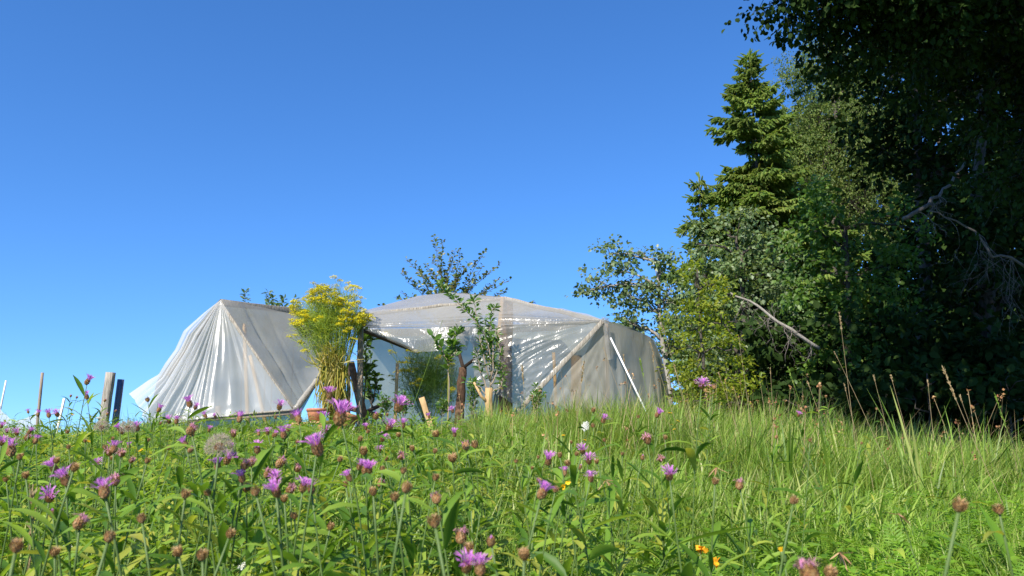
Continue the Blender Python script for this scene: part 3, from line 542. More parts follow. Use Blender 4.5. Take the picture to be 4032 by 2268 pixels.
part(gh, 'hanging_strip', 'plastic', lambda b_: sheet(b_, [[(2368, 1248, 10.84), (2380, 1250, 10.78), (2396, 1254, 10.82)], [(2382, 1335, 10.82), (2394, 1335, 10.76), (2406, 1336, 10.82)], [(2392, 1418, 10.82), (2403, 1416, 10.77), (2414, 1412, 10.82)]], 24, 30, .012, 5), 'loose plastic strip hanging from the right corner')
part(gh, 'plastic_roll', 'plasticL', lambda b_: b_.tube(np.linspace(at(1868, 1296, 10.86), at(1876, 1452, 10.84), 14)+rng.normal(size=(14, 3))*.014, .03+.02*rng.random(14), 7), 'bunched plastic edge beside the doorway')
part(gh, 'door_post', 'wood', lambda b_: b_.beam(at(1421, 1292, 10.95), down(at(1421, 1292, 10.95), at(1413, 1690, 10.95)), .075, .06, rough=.004), 'weathered front door post')
q0 = at(1382, 1425, 11.6); part(gh, 'post', 'log', lambda b_: b_.tube(np.linspace(q0, down(q0, at(1432, 1650, 11.5)), 8)+rng.normal(size=(8, 3))*.006, np.linspace(.05, .075, 8), 9), 'leaning log post behind the door post')
q0 = at(1373, 1400, 12.2); part(gh, 'post', 'dkwood', lambda b_: b_.beam(q0, down(q0, at(1373, 1600, 12.2)), .045, .045), 'thin dark post behind the fennel')
part(gh, 'rafter', 'dkwood', lambda b_: b_.beam(at(1428, 1300, 11.0), at(1640, 1385, 12.6), .055, .05), 'dark rafter running back from the door post')
part(gh, 'rafter', 'newwood', lambda b_: b_.beam(at(1978, 1172, 11.64), at(1957, 1380, 11.0), .055, .04), 'pale rafter under the front roof slope')
part(gh, 'ridge_board', 'grey', lambda b_: b_.beam(at(1984, 1176, 11.66), at(2372, 1266, 11.0), .06, .04, rough=.004), 'grey ridge board on the right')
part(gh, 'ridge_board', 'grey', lambda b_: b_.beam(at(1404, 1244, 11.55), at(1980, 1176, 11.66), .045, .04, rough=.006), 'grey ridge board on the left')
part(gh, 'strut', 'grey', lambda b_: b_.beam(at(2372, 1268, 10.8), down(at(2372, 1268, 10.8), at(2049, 1609, 10.72)), .062, .045, rough=.003), 'weathered diagonal strut of the front')
part(gh, 'post', 'wood', lambda b_: b_.beam(at(2386, 1275, 10.95), down(at(2386, 1275, 10.95), at(2391, 1540, 10.95)), .06, .05), 'grey corner post behind plastic')
part(gh, 'rod', 'metal', lambda b_: b_.tube(A([at(2404, 1330, 10.74), down(at(2404, 1330, 10.74), at(2517, 1564, 10.7))]), .012, 8), 'thin white rod leaning on the right end')
q0 = at(2000, 1190, 11.75); part(gh, 'log_post', 'log', lambda b_: b_.tube(np.linspace(q0, down(q0, at(1992, 1560, 11.7)), 10)+rng.normal(size=(10, 3))*.008, np.linspace(.085, .115, 10), 14), 'thick log post carrying the roof behind plastic')
q0 = at(1822, 1446, 12.2); part(gh, 'log_post', 'log', lambda b_: b_.tube(np.linspace(q0, down(q0, at(1811, 1612, 12.2)), 10)+rng.normal(size=(10, 3))*.006, np.linspace(.062, .08, 10), 12), 'log post standing in the doorway')
part(gh, 'brace', 'dkwood', lambda b_: b_.beam(at(1802, 1370, 12.3), at(1824, 1450, 12.2), .055, .05), 'dark brace on top of the doorway log')
part(gh, 'brace', 'dkwood', lambda b_: b_.beam(at(1826, 1446, 12.2), at(1868, 1415, 11.8), .045, .04), 'dark side brace on the doorway log')
q0 = at(2180, 1388, 11.7); part(gh, 'post', 'newwood', lambda b_: b_.beam(q0, down(q0, at(2186, 1520, 11.7)), .045, .045), 'fresh post blurred behind the front sheet')
q0 = at(2270, 1400, 11.9); part(gh, 'log_post', 'newwood', lambda b_: b_.beam(q0, down(q0, at(2268, 1560, 11.9)), .16, .1), 'broad pale post blurred behind the three cornered sheet')
part(gh, 'floor_beam', 'dkwood', lambda b_: b_.beam(at(1350, 1600, 12.4), at(1500, 1640, 12.0), .08, .07), 'dark beam along the floor by the doorway')
part(gh, 'floor_beam', 'dkwood', lambda b_: b_.beam(at(1430, 1628, 12.), at(1530, 1580, 13.5), .05, .05), 'reddish beam inside the doorway')

# ------------------------------------------------------------------ loose boards, stakes, pots
def stake(name, label, p0, p1, wd, dp, mat, cat, Y, group=None, rnd=False):
    a = at(*p0, Y); e = down(a, at(*p1, Y)); b_ = MB()
    if rnd: b_.tube(np.linspace(a, e, 8), wd/2, 12)
    else: b_.beam(a, e, wd, dp, rough=.002)
    return tag(b_.build(name, G[mat], None, origin=tuple(e)), label, cat, group)
stake('wooden_stake', 'straight pale wooden stake standing inside the greenhouse doorway', (1564, 1430), (1560, 1540), .045, .03, 'newwood', 'stake', 11.6)
stake('wooden_plank', 'short tan plank leaning left in the grass before the doorway', (1660, 1566), (1700, 1690), .07, .05, 'newwood', 'plank', 9.8)
stake('bamboo_cane', 'thin tall pale cane in front of the doorway log', (1766, 1425), (1763, 1610), .016, .016, 'straw', 'cane', 11.0, rnd=True)
stake('wooden_post', 'thick weathered post leaning right on the meadow crest', (437, 1466), (409, 1660), .10, .09, 'grey', 'post', 10.2)
stake('plastic_pipe', 'blue grey pipe leaning against the thick weathered post', (476, 1494), (452, 1680), .085, .08, 'pipe', 'pipe', 10.35, rnd=True)
stake('wooden_pole', 'tall thin grey pole holding the white netting at the left', (167, 1467), (150, 1640), .05, .05, 'wood', 'pole', 14, rnd=True)
stake('wooden_stake', 'short whitish stake between the thin pole and the thick post', (253, 1568), (226, 1690), .034, .03, 'whitep', 'stake', 13.5)
stake('net_pole', 'thin white pole at the far left holding the netting', (24, 1498), (4, 1600), .03, .03, 'whitep', 'pole', 14.6, rnd=True)
nm = MB(); sheet(nm, [[(-80, 1500, 14.4), (-30, 1570, 14.4), (10, 1620, 14.3), (40, 1648, 14.2), (70, 1655, 14.2), (100, 1648, 14.1), (130, 1633, 14.05), (156, 1600, 14.)], [(-80, 1700, 14.4), (-30, 1700, 14.4), (10, 1705, 14.3), (40, 1705, 14.2), (70, 1705, 14.2), (100, 1705, 14.1), (130, 1705, 14.05), (162, 1700, 14.)]], 60, 20, .02, 3)
tag(nm.build('garden_net', G['net'], None, origin=tuple(at(60, 1700, 14.2))), 'sagging white netting strung between poles at the far left', 'net')
def pot(label, px, py, Y, wd, h, tip=0, group='terracotta pots', mat='terra'):
    c = at(px, py, Y); b_ = MB(); r = wd/2
    t = thing('flower_pot', label, 'pot', c, group)
    b_.lathe([(0, 0), (r*.72, 0), (r*.93, h*.78), (r*.93, h*.8), (r*.86, h*.8), (r*.7, h*.15), (0, h*.15)], k=24); o = b_.build('body', G[mat], t, origin=(0, 0, 0))
    b2 = MB(); b2.lathe([(r*.93, h*.78), (r, h*.785), (r*1.02, h*.98), (r*.97, h), (r*.88, h*.98), (r*.85, h*.8)], k=24); b2.build('rim', G[mat], t, origin=(0, 0, 0))
    t.rotation_euler = (rng.normal()*.05, tip, 0); return t
pot('upright terracotta pot on the plank shelf under the fennel', 1245, 1659, 10.4, .27, .165)
pot('terracotta pot lying on its side below the plank shelf', 1150, 1700, 10.3, .2, .16, 1.35)
pot('small terracotta pot standing under the right end of the plank shelf', 1268, 1712, 10.2, .19, .15, .15)
pot('large pale clay pot leaning beside the door post', 1345, 1700, 10.1, .3, .25, .3, mat='terra')
stake('clay_slab', 'pale stone slab upright between the clay pots and the door post', (1378, 1632), (1374, 1690), .16, .03, 'whitep', 'slab', 10.5)
b_ = MB(); b_.beam(at(1165, 1670, 10.45), at(1300, 1662, 10.35), .035, .25); tag(b_.build('shelf_plank', G['newwood'], None, origin=tuple(at(1240, 1666, 10.4))), 'narrow light plank shelf carrying the upright terracotta pot', 'shelf')

# ------------------------------------------------------------------ fennel
def umbels(mb, cen, r, m=0, rays=16, fl=5):
    n = len(cen); d = rdir(n*rays, .25, 1.); c = np.repeat(cen, rays, 0); e = c+d*np.repeat(np.broadcast_to(r, (n,)), rays)[:, None]*A([1, 1, .6])
    f = np.repeat(e, fl, 0)+rng.normal(size=(n*rays*fl, 3))*.009
    s_ = rng.uniform(.012, .022, len(f)); mb.inst(LEAF, f, rdir(len(f), -.2, .5), unit(rdir(len(f))*.5+A([0, -.3, .8])), s_, m)
def threads(mb, p, d, L, w_, m=0, curl=.4):
    n = 5; t_ = np.linspace(0, 1, n)[None, :, None]; k = rdir(len(p))*curl
    P = p[:, None]+d[:, None]*(L[:, None, None]*t_)+k[:, None]*(L[:, None, None]*t_**2*.6); mb.strips(P, np.linspace(w_, w_*.4, n), rdir(len(p)), m)
def fennel(name, label, base, Y, heads, stemsY, nthread, cen, rad, tied=False, thr='fennel'):
    base = A(base, float); base[2] = gz(base[0], base[1])-.02; t = thing(name, label, 'plant', base)
    sm = MB(); um = MB(); fm = MB(); H = A([at(x, y, Y+dy) for x, y, dy in heads])
    for h_ in H:
        mid = A([base[0]+(h_[0]-base[0])*.25, base[1]+(h_[1]-base[1])*.3, base[2]+(h_[2]-base[2])*.72]) if tied else base+(h_-base)*A([.35, .4, .55])
        t_ = np.linspace(0, 1, 8)[:, None]; Pq = (1-t_)**2*(base+A([rng.normal()*.04, rng.normal()*.04, 0]))+2*t_*(1-t_)*mid+t_**2*h_
        sm.tube(Pq, np.linspace(.006, .002, 8), 4)
        nn = 4; e = h_+rdir(nn, -.4, .6)*.09
        for q in e: sm.tube(A([Pq[-2], (Pq[-2]+q)/2+A([0, 0, .01]), q]), .0022, 3)
        H = np.concatenate([H, e[:1]])
    umbels(um, H, rng.uniform(.035, .06, len(H)))
    c, r = cen, rad; p0 = in_lobe(c, r, nthread, .75); d = unit((p0-(c-A([0, 0, r[2]*1.2])))*.7+rdir(nthread)*1.0)
    threads(fm, p0, d, rng.uniform(.06, .18, nthread), .0026)
    sm.build('stalks', G['fennel'], t); um.build('flower_umbels', G['fenyel'], t); fm.build('foliage', G[thr], t); return t
YF = 10.75
hd = []
for _ in range(105):
    a = rng.uniform(-.15, math.pi+.15); rr = rng.uniform(.35, 1.)**.8
    hd.append((1295+150*math.cos(a)*rr+rng.normal()*6, 1270-150*math.sin(a)*rr+rng.normal()*8, rng.uniform(-.35, .35)))
hd += [(1338, 1108, 0), (1410, 1140, .1), (1425, 1255, .1), (1160, 1325, 0), (1180, 1350, 0), (1175, 1290, -.1), (1355, 1310, -.35), (1340, 1280, -.3), (1240, 1180, 0), (1210, 1230, -.1), (1240, 1265, -.3), (1390, 1355, -.2), (1205, 1385, 0)]
fb = at(1325, 1640, YF)
ft = fennel('fennel_plant', 'tall tied fennel with yellow umbels left of the door post', fb, YF, hd, None, 8500, at(1293, 1275, YF), A([.46, .34, .48]), True)
# withered skirt under the umbels, tied into a bundle
sk = MB()
def straws(mb, n, c0, sp0, c1, sp1, w_, bow):
    a = c0+rng.normal(size=(n, 3))*sp0; e = c1+rng.normal(size=(n, 3))*sp1; t_ = np.linspace(0, 1, 7)[None, :, None]
    P = a[:, None]*(1-t_)+e[:, None]*t_+(rng.normal(size=(n, 1, 3))*bow)*np.sin(np.pi*t_); mb.strips(P, w_*np.sin(np.linspace(.5, 3.0, 7)), rdir(n))
tie = at(1322, 1440, YF)
straws(sk, 170, at(1300, 1385, YF-.12), A([.16, .12, .09]), tie+A([0, -.1, 0]), A([.06, .05, .05]), .006, .07)
straws(sk, 340, tie+A([0, -.08, 0]), A([.06, .05, .08]), at(1300, 1600, YF-.1), A([.09, .07, .09]), .010, .06)
straws(sk, 60, tie, A([.05, .05, .06]), at(1330, 1630, YF), A([.12, .08, .05]), .011, .06)
so = sk.build('withered_leaves', G['straw'], ft); so['label'] = 'withered yellow skirt of the fennel bundle'
sk2 = MB(); straws(sk2, 40, at(1318, 1400, YF), A([.07, .05, .05]), at(1340, 1640, YF), A([.06, .05, .03]), .007, .04); sk2.build('green_leaves', G['sap'], ft)
hd = [(1540+rng.uniform(-5, 250), 1390+rng.uniform(0, 160), rng.uniform(-.4, .5)) for _ in range(9)]+[(1538, 1385, 0), (1605, 1385, -.2), (1600, 1430, 0), (1625, 1420, 0), (1675, 1440, 0), (1725, 1416, -.2), (1590, 1460, -.2), (1625, 1515, -.4), (1780, 1535, -.3), (1515, 1315, -.4)]
fennel('fennel_plant', 'loose green fennel with flat yellow umbels inside the greenhouse doorway', at(1690, 1640, 12.4), 12.4, hd, None, 10000, at(1695, 1500, 12.5), A([.50, .45, .60]), False, 'dill')
t = sparse('sapling', 'leafy upright sapling on a cut stump before the greenhouse', at(1925, 1620, 10.3),
   [[(1925, 1560, 0), (1935, 1450, 0), (1918, 1330, 0), (1870, 1270, -.1), (1815, 1205, -.1), (1770, 1160, -.1), (1725, 1112, -.1)],
    [(1930, 1500, 0), (1900, 1380, 0), (1885, 1290, 0), (1870, 1215, 0), (1868, 1172, 0)], [(1930, 1500, 0), (1945, 1380, 0), (1930, 1290, 0), (1935, 1215, 0), (1955, 1210, 0)],
    [(1930, 1520, 0), (1968, 1450, 0), (1972, 1370, 0), (1950, 1300, -.05)], [(1925, 1540, 0), (1890, 1470, 0), (1880, 1400, 0), (1895, 1330, 0)], [(1930, 1550, 0), (1985, 1510, 0), (1975, 1440, 0)],
    [(1925, 1560, 0), (1865, 1510, 0), (1835, 1500, 0)], [(1935, 1480, 0), (1915, 1400, .05), (1940, 1310, .05), (1900, 1260, 0)], [(1930, 1500, .1), (1960, 1460, .1), (1930, 1400, .1), (1925, 1350, .1)]],
   'sap', .085, 74, 10.3, asp=.40, r0=.011, bark='wood')
part(t, 'stump', 'newwood', lambda b_: [b_.tube(np.linspace(at(1924, 1532, 10.3), down(at(1924, 1532, 10.3), at(1925, 1610, 10.3)), 6)+rng.normal(size=(6, 3))*.008, np.linspace(.05, .06, 6), 10), b_.tube(A([at(1925, 1590, 10.3), at(1895, 1560, 10.25), at(1866, 1505, 10.25)]), A([.025, .02, .015]), 7)], 'pale cut stump of the sapling')
stake('grey_board', 'short grey split board standing right of the sapling stump', (1958, 1540), (1945, 1620), .06, .03, 'grey', 'board', 10.45)
sparse('shrub', 'dark leafy shrub inside the greenhouse just right of the door post', at(1465, 1650, 12.3), [[(1462, 1560, 0), (1455, 1480, 0), (1460, 1395, 0)], [(1465, 1580, 0), (1440, 1480, 0), (1445, 1420, 0)], [(1468, 1580, 0), (1485, 1500, 0), (1478, 1480, 0)], [(1468, 1600, 0), (1430, 1540, .1), (1432, 1470, 0)], [(1462, 1590, 0), (1490, 1540, .1), (1470, 1480, .1)]], 'hazel', .13, 36, 12.3, .45, cat='shrub')
sparse('climber', 'dark climbing leaves hanging behind the top of the door post', at(1440, 1650, 11.9), [[(1437, 1500, 0), (1440, 1400, 0), (1432, 1320, 0)], [(1436, 1320, 0), (1448, 1340, 0), (1440, 1390, 0)], [(1432, 1320, 0), (1455, 1330, 0), (1452, 1370, 0)]], 'hazel', .14, 42, 11.9, .5, cat='climber')
sparse('sapling', 'slim young tree with broad top leaves in front of the doorway flap', at(1768, 1640, 10.6), [[(1766, 1500, 0), (1768, 1400, 0), (1785, 1330, 0), (1810, 1300, 0)], [(1766, 1420, 0), (1720, 1350, 0), (1705, 1325, 0)], [(1768, 1410, 0), (1800, 1380, 0), (1780, 1345, 0)], [(1768, 1420, 0), (1740, 1400, 0)], [(1768, 1420, 0), (1795, 1400, 0)]], 'sap', .12, 34, 10.6, .6, cat='sapling', r0=.009, bark='wood')

for px, py, w_, lab in ((1520, 1560, 30, 'leafy weed before the doorway close to the dark shrub'), (1590, 1545, 35, 'bushy weed with small leaves around the pale wooden stake'), (1740, 1570, 30, 'low weed at the foot of the thin pale cane'), (1860, 1500, 25, 'leafy weed between the doorway log and the sapling stump'), (2110, 1520, 30, 'green weed growing up against the front sheet left of the strut'), (1340, 1560, 20, 'small weed beside the withered fennel bundle')):
    st = [[(px, py+40, 0), (px, py, 0)]]+[[(px+random.uniform(-6, 6), 1640, 0), (px+random.uniform(-w_, w_)*.6, (py+1640)/2, 0), (px+random.uniform(-w_, w_), py+random.uniform(-5, 50), random.uniform(-.2, .2))] for _ in range(7)]
    sparse('weed', lab, at(px, 1680, 10.7 if px < 2000 else 10.5), st, 'sap', .06, 60, 10.7 if px < 2000 else 10.5, .4, cat='weed', r0=.004, bark='wood')
# ------------------------------------------------------------------ meadow: uncountable ground cover
def zone_h(x, Y):
    """height of the sward: tall on the left and along the crest, low at the near right"""
    u = x/np.maximum(Y, .5)
    left = 1/(1+np.exp((u+.02)/.06)); far = 1/(1+np.exp(-(Y-5.2)/1.0))
    return (.20+.14*left*(1-far)+far*np.where(u < -.05, .07+.06*np.clip(-(u+.3)*6, 0, 1), .28))*(1+.36*np.sin(x*2.3+1.1*np.sin(Y*1.7))*np.sin(Y*1.9+x))
def scatter(n, y0, y1, pad=1.0, dens=None):
    Y = rng.uniform(y0, y1, n); x = rng.uniform(-1, 1, n)*(.70*Y+pad)
    if dens is not None:
        k = rng.random(n) < dens(x, Y); x, Y = x[k], Y[k]
    # keep the camera's own spot and the greenhouse floor clear
    k = ~((np.hypot(x, Y) < .75))
    x, Y = x[k], Y[k]; return x, Y, gz(x, Y)
def blades(mb, x, Y, z, h, w_, bend, m=0, az=None):
    N = len(x); n = 5; t_ = np.linspace(0, 1, n)[None, :]
    az = rng.uniform(0, 2*np.pi, N) if az is None else az; d = np.stack([np.cos(az), np.sin(az)], 1)
    hb = (h*bend)[:, None]*t_**1.9; P = np.stack([x[:, None]+d[:, :1]*hb, Y[:, None]+d[:, 1:]*hb, z[:, None]-.02+h[:, None]*t_*(1-.35*bend[:, None]*t_)], -1)
    a2 = az+np.pi/2+rng.normal(size=N)*.5
    mb.strips(P, w_[:, None]*A([.8, 1., .85, .5, .06])[None], np.stack([np.cos(a2), np.sin(a2), np.zeros(N)], 1), m)
def lances(mb, p, az, el, L, W, droop, m=0, fold=.35, prof=(.25, .8, 1., .72, .08)):
    N = len(p); n = 5; t_ = np.linspace(0, 1, n)[None]; h = np.stack([np.cos(az), np.sin(az)], 1)
    ang = el[:, None]-droop[:, None]*t_; st = L[:, None]/(n-1)
    hx = np.concatenate([np.zeros((N, 1)), np.cumsum(np.cos(ang[:, :-1])*st, 1)], 1); hz = np.concatenate([np.zeros((N, 1)), np.cumsum(np.sin(ang[:, :-1])*st, 1)], 1)
    P = np.stack([p[:, :1]+h[:, :1]*hx, p[:, 1:2]+h[:, 1:]*hx, p[:, 2:]+hz], -1)
    tw = rng.normal(size=N)*.35
    side = np.stack([-h[:, 1]*np.cos(tw), h[:, 0]*np.cos(tw), np.sin(tw)], 1)
    mb.strips(P, W[:, None]*A(prof)[None]*.5, side, m, fold)
def grassy(x, Y):
    u = x/Y; return np.clip(.30+.7/(1+np.exp(-(u-.02)/.05))+.5/(1+np.exp(-(Y-6)/.6)), 0, 1)*np.where((u > -.12) & (u < .1) & (Y < 3.2), .8, 1)
gm = MB()
x, Y, z = scatter(34000, 1.1, 8, .8, lambda x, Y: np.clip(.9-(x/Y), .3, 1)); n = len(x)
blades(gm, x, Y, z, zone_h(x, Y)*rng.uniform(.7, 1.2, n), rng.uniform(.0018, .005, n), rng.uniform(.2, 1., n))
x, Y, z = scatter(190000, 1.1, 13.5, 1.2, grassy); n = len(x); hz_ = zone_h(x, Y)*rng.uniform(.45, 1.25, n)
blades(gm, x, Y, z, hz_, rng.uniform(.0015, .0036, n)*(.75+.07*Y), rng.uniform(.15, 1.0, n), az=rng.uniform(0, 6.28, n)*.55+1.2*np.sin(x*1.3)+1.3*np.sin(Y*1.1+x))
x, Y, z = scatter(30000, 3.2, 13.5, 1.2, lambda x, Y: np.clip((x/Y+.1)*2.5, .1, 1)); n = len(x)
blades(gm, x, Y, z, zone_h(x, Y)*rng.uniform(.9, 1.5, n), rng.uniform(.0025, .0085, n), rng.uniform(.1, .8, n), az=rng.normal(size=n)*1.1)
tag(gm.build('meadow_grass', G['grass']), 'bright green meadow grass blades growing over the whole hillside', 'grass', kind='stuff')
dm = MB(); x, Y, z = scatter(7500, 3.2, 13, 1.2, lambda x, Y: np.clip(.15+(x/Y+.15)*1.8, .05, 1)*np.clip((Y-3)/4, .1, 1)); n = len(x)
blades(dm, x, Y, z, zone_h(x, Y)*rng.uniform(.6, 1.9, n), rng.uniform(.001, .0022, n)*(.8+.05*Y), rng.uniform(.1, .9, n), az=rng.normal(size=n)*1.6)
x, Y, z = scatter(330, 4.6, 11.5, .6, lambda x, Y: np.clip((x/Y+.12)*3, 0, 1)); n = len(x); hh = zone_h(x, Y)*rng.uniform(1.0, 1.75, n); ln = rng.normal(size=(n, 2))*.1
tp = np.stack([x+ln[:, 0], Y+ln[:, 1], z+hh], 1); t_ = np.linspace(0, 1, 4)[None, :, None]; rt = np.stack([x, Y, z], 1)
dm.strips(rt[:, None]*(1-t_)+tp[:, None]*t_, A([.0016, .0014, .0012, .001])*1.4, unit(rdir(n)*A([1, .3, 0])))
q = np.repeat(tp, 8, 0)+rng.normal(size=(n*8, 3))*A([.007, .007, .012]); dm.inst(LEAF, q, rdir(n*8, 0, 1), rdir(n*8), rng.uniform(.010, .022, n*8), 1)
tag(dm.build('dry_grass', [G['dry'], G['bract']]), 'withered straw coloured grass stems mixed into the right half of the meadow', 'dry grass', kind='stuff')
# leafy knapweed growth on the left and in the middle
hm = MB(); x, Y, z = scatter(8200, 1.15, 11.5, 1.0, lambda x, Y: np.clip(1.0/(1+np.exp((x/Y-.02)/.05))+.10, 0, 1)*np.clip(4.2/Y, .25, 1)); n = len(x)
hh = np.where(x/Y < .03, .40, .28)*rng.uniform(.55, 1.1, n)*np.where(Y < 1.7, .72, 1)*np.where(Y > 9.3, .72, 1)
lean = rng.normal(size=(n, 2))*.07; k = 12; t_ = np.linspace(0, 1, 4)[None, :, None]
P = np.stack([x, Y, z-.02], 1)[:, None]+np.concatenate([lean, hh[:, None]], 1)[:, None]*t_
hm.strips(P, A([.0024, .0022, .0018, .0012]), unit(rdir(n)*A([1, .3, 0])), 1)
q = np.tile(np.linspace(.12, 1., k), n); i = np.repeat(np.arange(n), k); p = np.stack([x, Y, z-.02], 1)[i]+np.concatenate([lean, hh[:, None]], 1)[i]*q[:, None]
L = rng.uniform(.06, .17, n*k)*(1.2-.55*q); lances(hm, p, np.tile(np.arange(k)*2.4, n)+rng.random(n*k)*1.2+np.repeat(rng.random(n)*6, k), rng.uniform(.3, 1.1, n*k), L, L*rng.uniform(.11, .23, n*k), rng.uniform(.4, 1.8, n*k))
tag(hm.build('knapweed_foliage', [G['herb'], G['stem']]), 'lance leaved green knapweed growth filling the left and middle of the meadow', 'foliage', kind='stuff')
# feathery yarrow and low round leaves
ym = MB(); x, Y, z = scatter(9000, 1.5, 6.8, .8, lambda x, Y: np.clip(.22+1.6*(x/Y+.02), .12, 1)); n = len(x)
a = rng.uniform(0, 6.28, n); X = np.stack([np.cos(a), np.sin(a), rng.uniform(.5, 2.2, n)], 1); s_ = rng.uniform(.08, .16, n)*np.where(Y < 2, .8, 1)
ym.inst(YARROW, np.stack([x, Y, z+rng.uniform(0, .10, n)], 1), X, unit(rdir(n)*.5+np.stack([-np.cos(a), -np.sin(a), np.full(n, .7)], 1)), s_)
tag(ym.build('yarrow_leaves', G['cover']), 'feathery bright green yarrow leaves carpeting the near right meadow', 'ground cover', kind='stuff')
cm = MB(); x, Y, z = scatter(12000, 1.5, 9, .8); n = len(x); zz = z+rng.uniform(.03, .2, n); k = 3
a0 = np.repeat(rng.uniform(0, 6.28, n), k)+np.tile(np.arange(k)*2.1, n); p = np.repeat(np.stack([x, Y, zz], 1), k, 0)
X = np.stack([np.cos(a0), np.sin(a0), rng.uniform(-.2, .5, n*k)], 1); s_ = np.repeat(rng.uniform(.018, .04, n), k)
cm.inst(LEAF6, p, X, unit(rdir(n*k)*.35+A([0, -.2, 1])), np.stack([s_, s_*.75, s_], 1))
x, Y, z = scatter(2600, 1.6, 8, .8); n = len(x); k = 5; p = np.repeat(np.stack([x, Y, z], 1), k, 0)
L = rng.uniform(.07, .17, n*k); lances(cm, p, rng.uniform(0, 6.28, n*k), rng.uniform(.6, 1.4, n*k), L, L*rng.uniform(.22, .4, n*k), rng.uniform(.3, 1.3, n*k), 0, .3, (.3, .75, 1., .8, .1))
tag(cm.build('clover_leaves', G['cover']), 'low clover and broad leaves under the grass stems', 'ground cover', kind='stuff')
# shaded undergrowth along the foot of the wood
um = MB(); n = 5200; x = rng.uniform(2.2, 22, n); Y = rng.uniform(11.2, 20, n); k = (x/Y > np.where(Y < 12.6, .41, np.where(Y < 14, .21, .30))); x, Y = x[k], Y[k]
clumps(um, np.stack([x, Y, gz(x, Y)+rng.uniform(0, 1, len(x))*np.where(x/Y < .31, .7, 2.3)], 1), .35, 26, .14, LEAF6)
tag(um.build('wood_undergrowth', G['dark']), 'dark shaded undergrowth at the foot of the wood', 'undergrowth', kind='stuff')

# ------------------------------------------------------------------ flowers
def depth_for(px, py, h):
    """depth at which a head h metres above the ground shows at (px, py)"""
    for Y in np.arange(.55, 12, .02):
        p = at(px, py, Y)
        if p[2]-gz(p[0], p[1]) <= h and Y > .55: return Y
    return 12.
def headframe(tilt, az):
    d = A([math.sin(tilt)*math.cos(az), math.sin(tilt)*math.sin(az), math.cos(tilt)]); x_ = unit(np.cross(d, A([0, 1., .1]))); return np.stack([x_, np.cross(d, x_), d], 0)
def florets(mb, n, r0, z0, r1, z1, r2, z2, w_, jit, m=0):
    a = np.arange(n)*2.39996+rng.normal(size=n)*.2; c = np.stack([np.cos(a), np.sin(a)], 1)
    def ring(r, z): rr = r*(1+rng.normal(size=n)*jit); return np.concatenate([c*rr[:, None], (z*(1+rng.normal(size=n)*jit*.5))[:, None] if np.ndim(z) else np.full((n, 1), z)+rng.normal(size=(n, 1))*jit*.15], 1)
    P0, P1, P2 = ring(r0, z0), ring(r1, z1), ring(r2, z2); side = np.stack([-c[:, 1], c[:, 0], np.zeros(n)], 1)
    P = np.stack([P0, (P0+P1)/2, P1, P2], 1); mb.strips(P, A([.35, .5, 1., .5])*w_, unit(side+rdir(n)*.5), m)
    k = n//2                                     # forked tips
    for sg in (-1, 1):
        Q = P1[:k]+side[:k]*w_*.6*sg; T_ = P2[:k]+side[:k]*w_*2.6*sg+rng.normal(size=(k, 3))*.02; mb.strips(np.stack([Q, (Q+T_)/2, T_], 1), A([.5, .5, .1])*w_, side[:k], m)
def involucre(mb, ns=46, wid=.21, hgt=.46, m=0, opened=0.):
    mb.lathe([(0, -.02), (wid*.55, 0), (wid*.95, hgt*.3), (wid*.9, hgt*.65), (wid*.62, hgt*.95), (wid*.2, hgt)], k=10, m=m)
    q = np.arange(ns); a = q*2.39996; t_ = (q+.5)/ns; r_ = np.interp(t_, [0, .3, .65, 1], [wid*.6, wid*1., wid*.92, wid*.62]); z_ = t_*hgt*.95
    c = np.stack([np.cos(a), np.sin(a)], 1); p = np.concatenate([c*r_[:, None], z_[:, None]], 1)
    X = np.concatenate([c*(.35+opened*2*t_[:, None]), np.ones((ns, 1))], 1); Z = np.concatenate([c, np.full((ns, 1), -.2)], 1)
    mb.inst(LEAF, p, X, Z, np.stack([np.full(ns, .17+.12*opened), np.full(ns, .13), np.full(ns, .2)], 1), m)
def head_meshes(kind, v):
    b_ = MB(); f_ = MB()
    if kind == 'bloom':
        involucre(b_, wid=.165, hgt=.44); o = (.0, .12, -.1)[v]
        florets(f_, 20, .13, .42, .34+o, .68-.4*o, .50+o*.6, .76-1.1*o, .022, .12); florets(f_, 26, .09, .42, .16, .68, .22+o*.3, .82, .018, .15)
    elif kind == 'fading':
        involucre(b_, opened=.1); florets(f_, 16, .12, .42, .24, .6, .36, .48, .022, .3); florets(f_, 16, .08, .42, .14, .62, .2, .72, .02, .3)
    elif kind == 'dried':
        involucre(b_, opened=.25+.15*v); florets(f_, 22, .1, .38, .15, .5, .2+.06*v, .62, .016, .2)
    elif kind == 'budded':
        involucre(b_, wid=.24, hgt=.55); florets(f_, 14, .06, .5, .07, .6, .06, .7, .018, .2)
    return b_, f_
HM = {'bloom': ('bract', 'pink'), 'fading': ('bract', 'fade'), 'dried': ('bract', 'chaff'), 'budded': ('bract', 'pink')}
HEADS = {}
for kd in HM:
    for v in range(3):
        b_, f_ = head_meshes(kd, v); HEADS[kd, v] = (b_.mesh('flower_head', G[HM[kd][0]]), f_.mesh('petals', G[HM[kd][1]]))
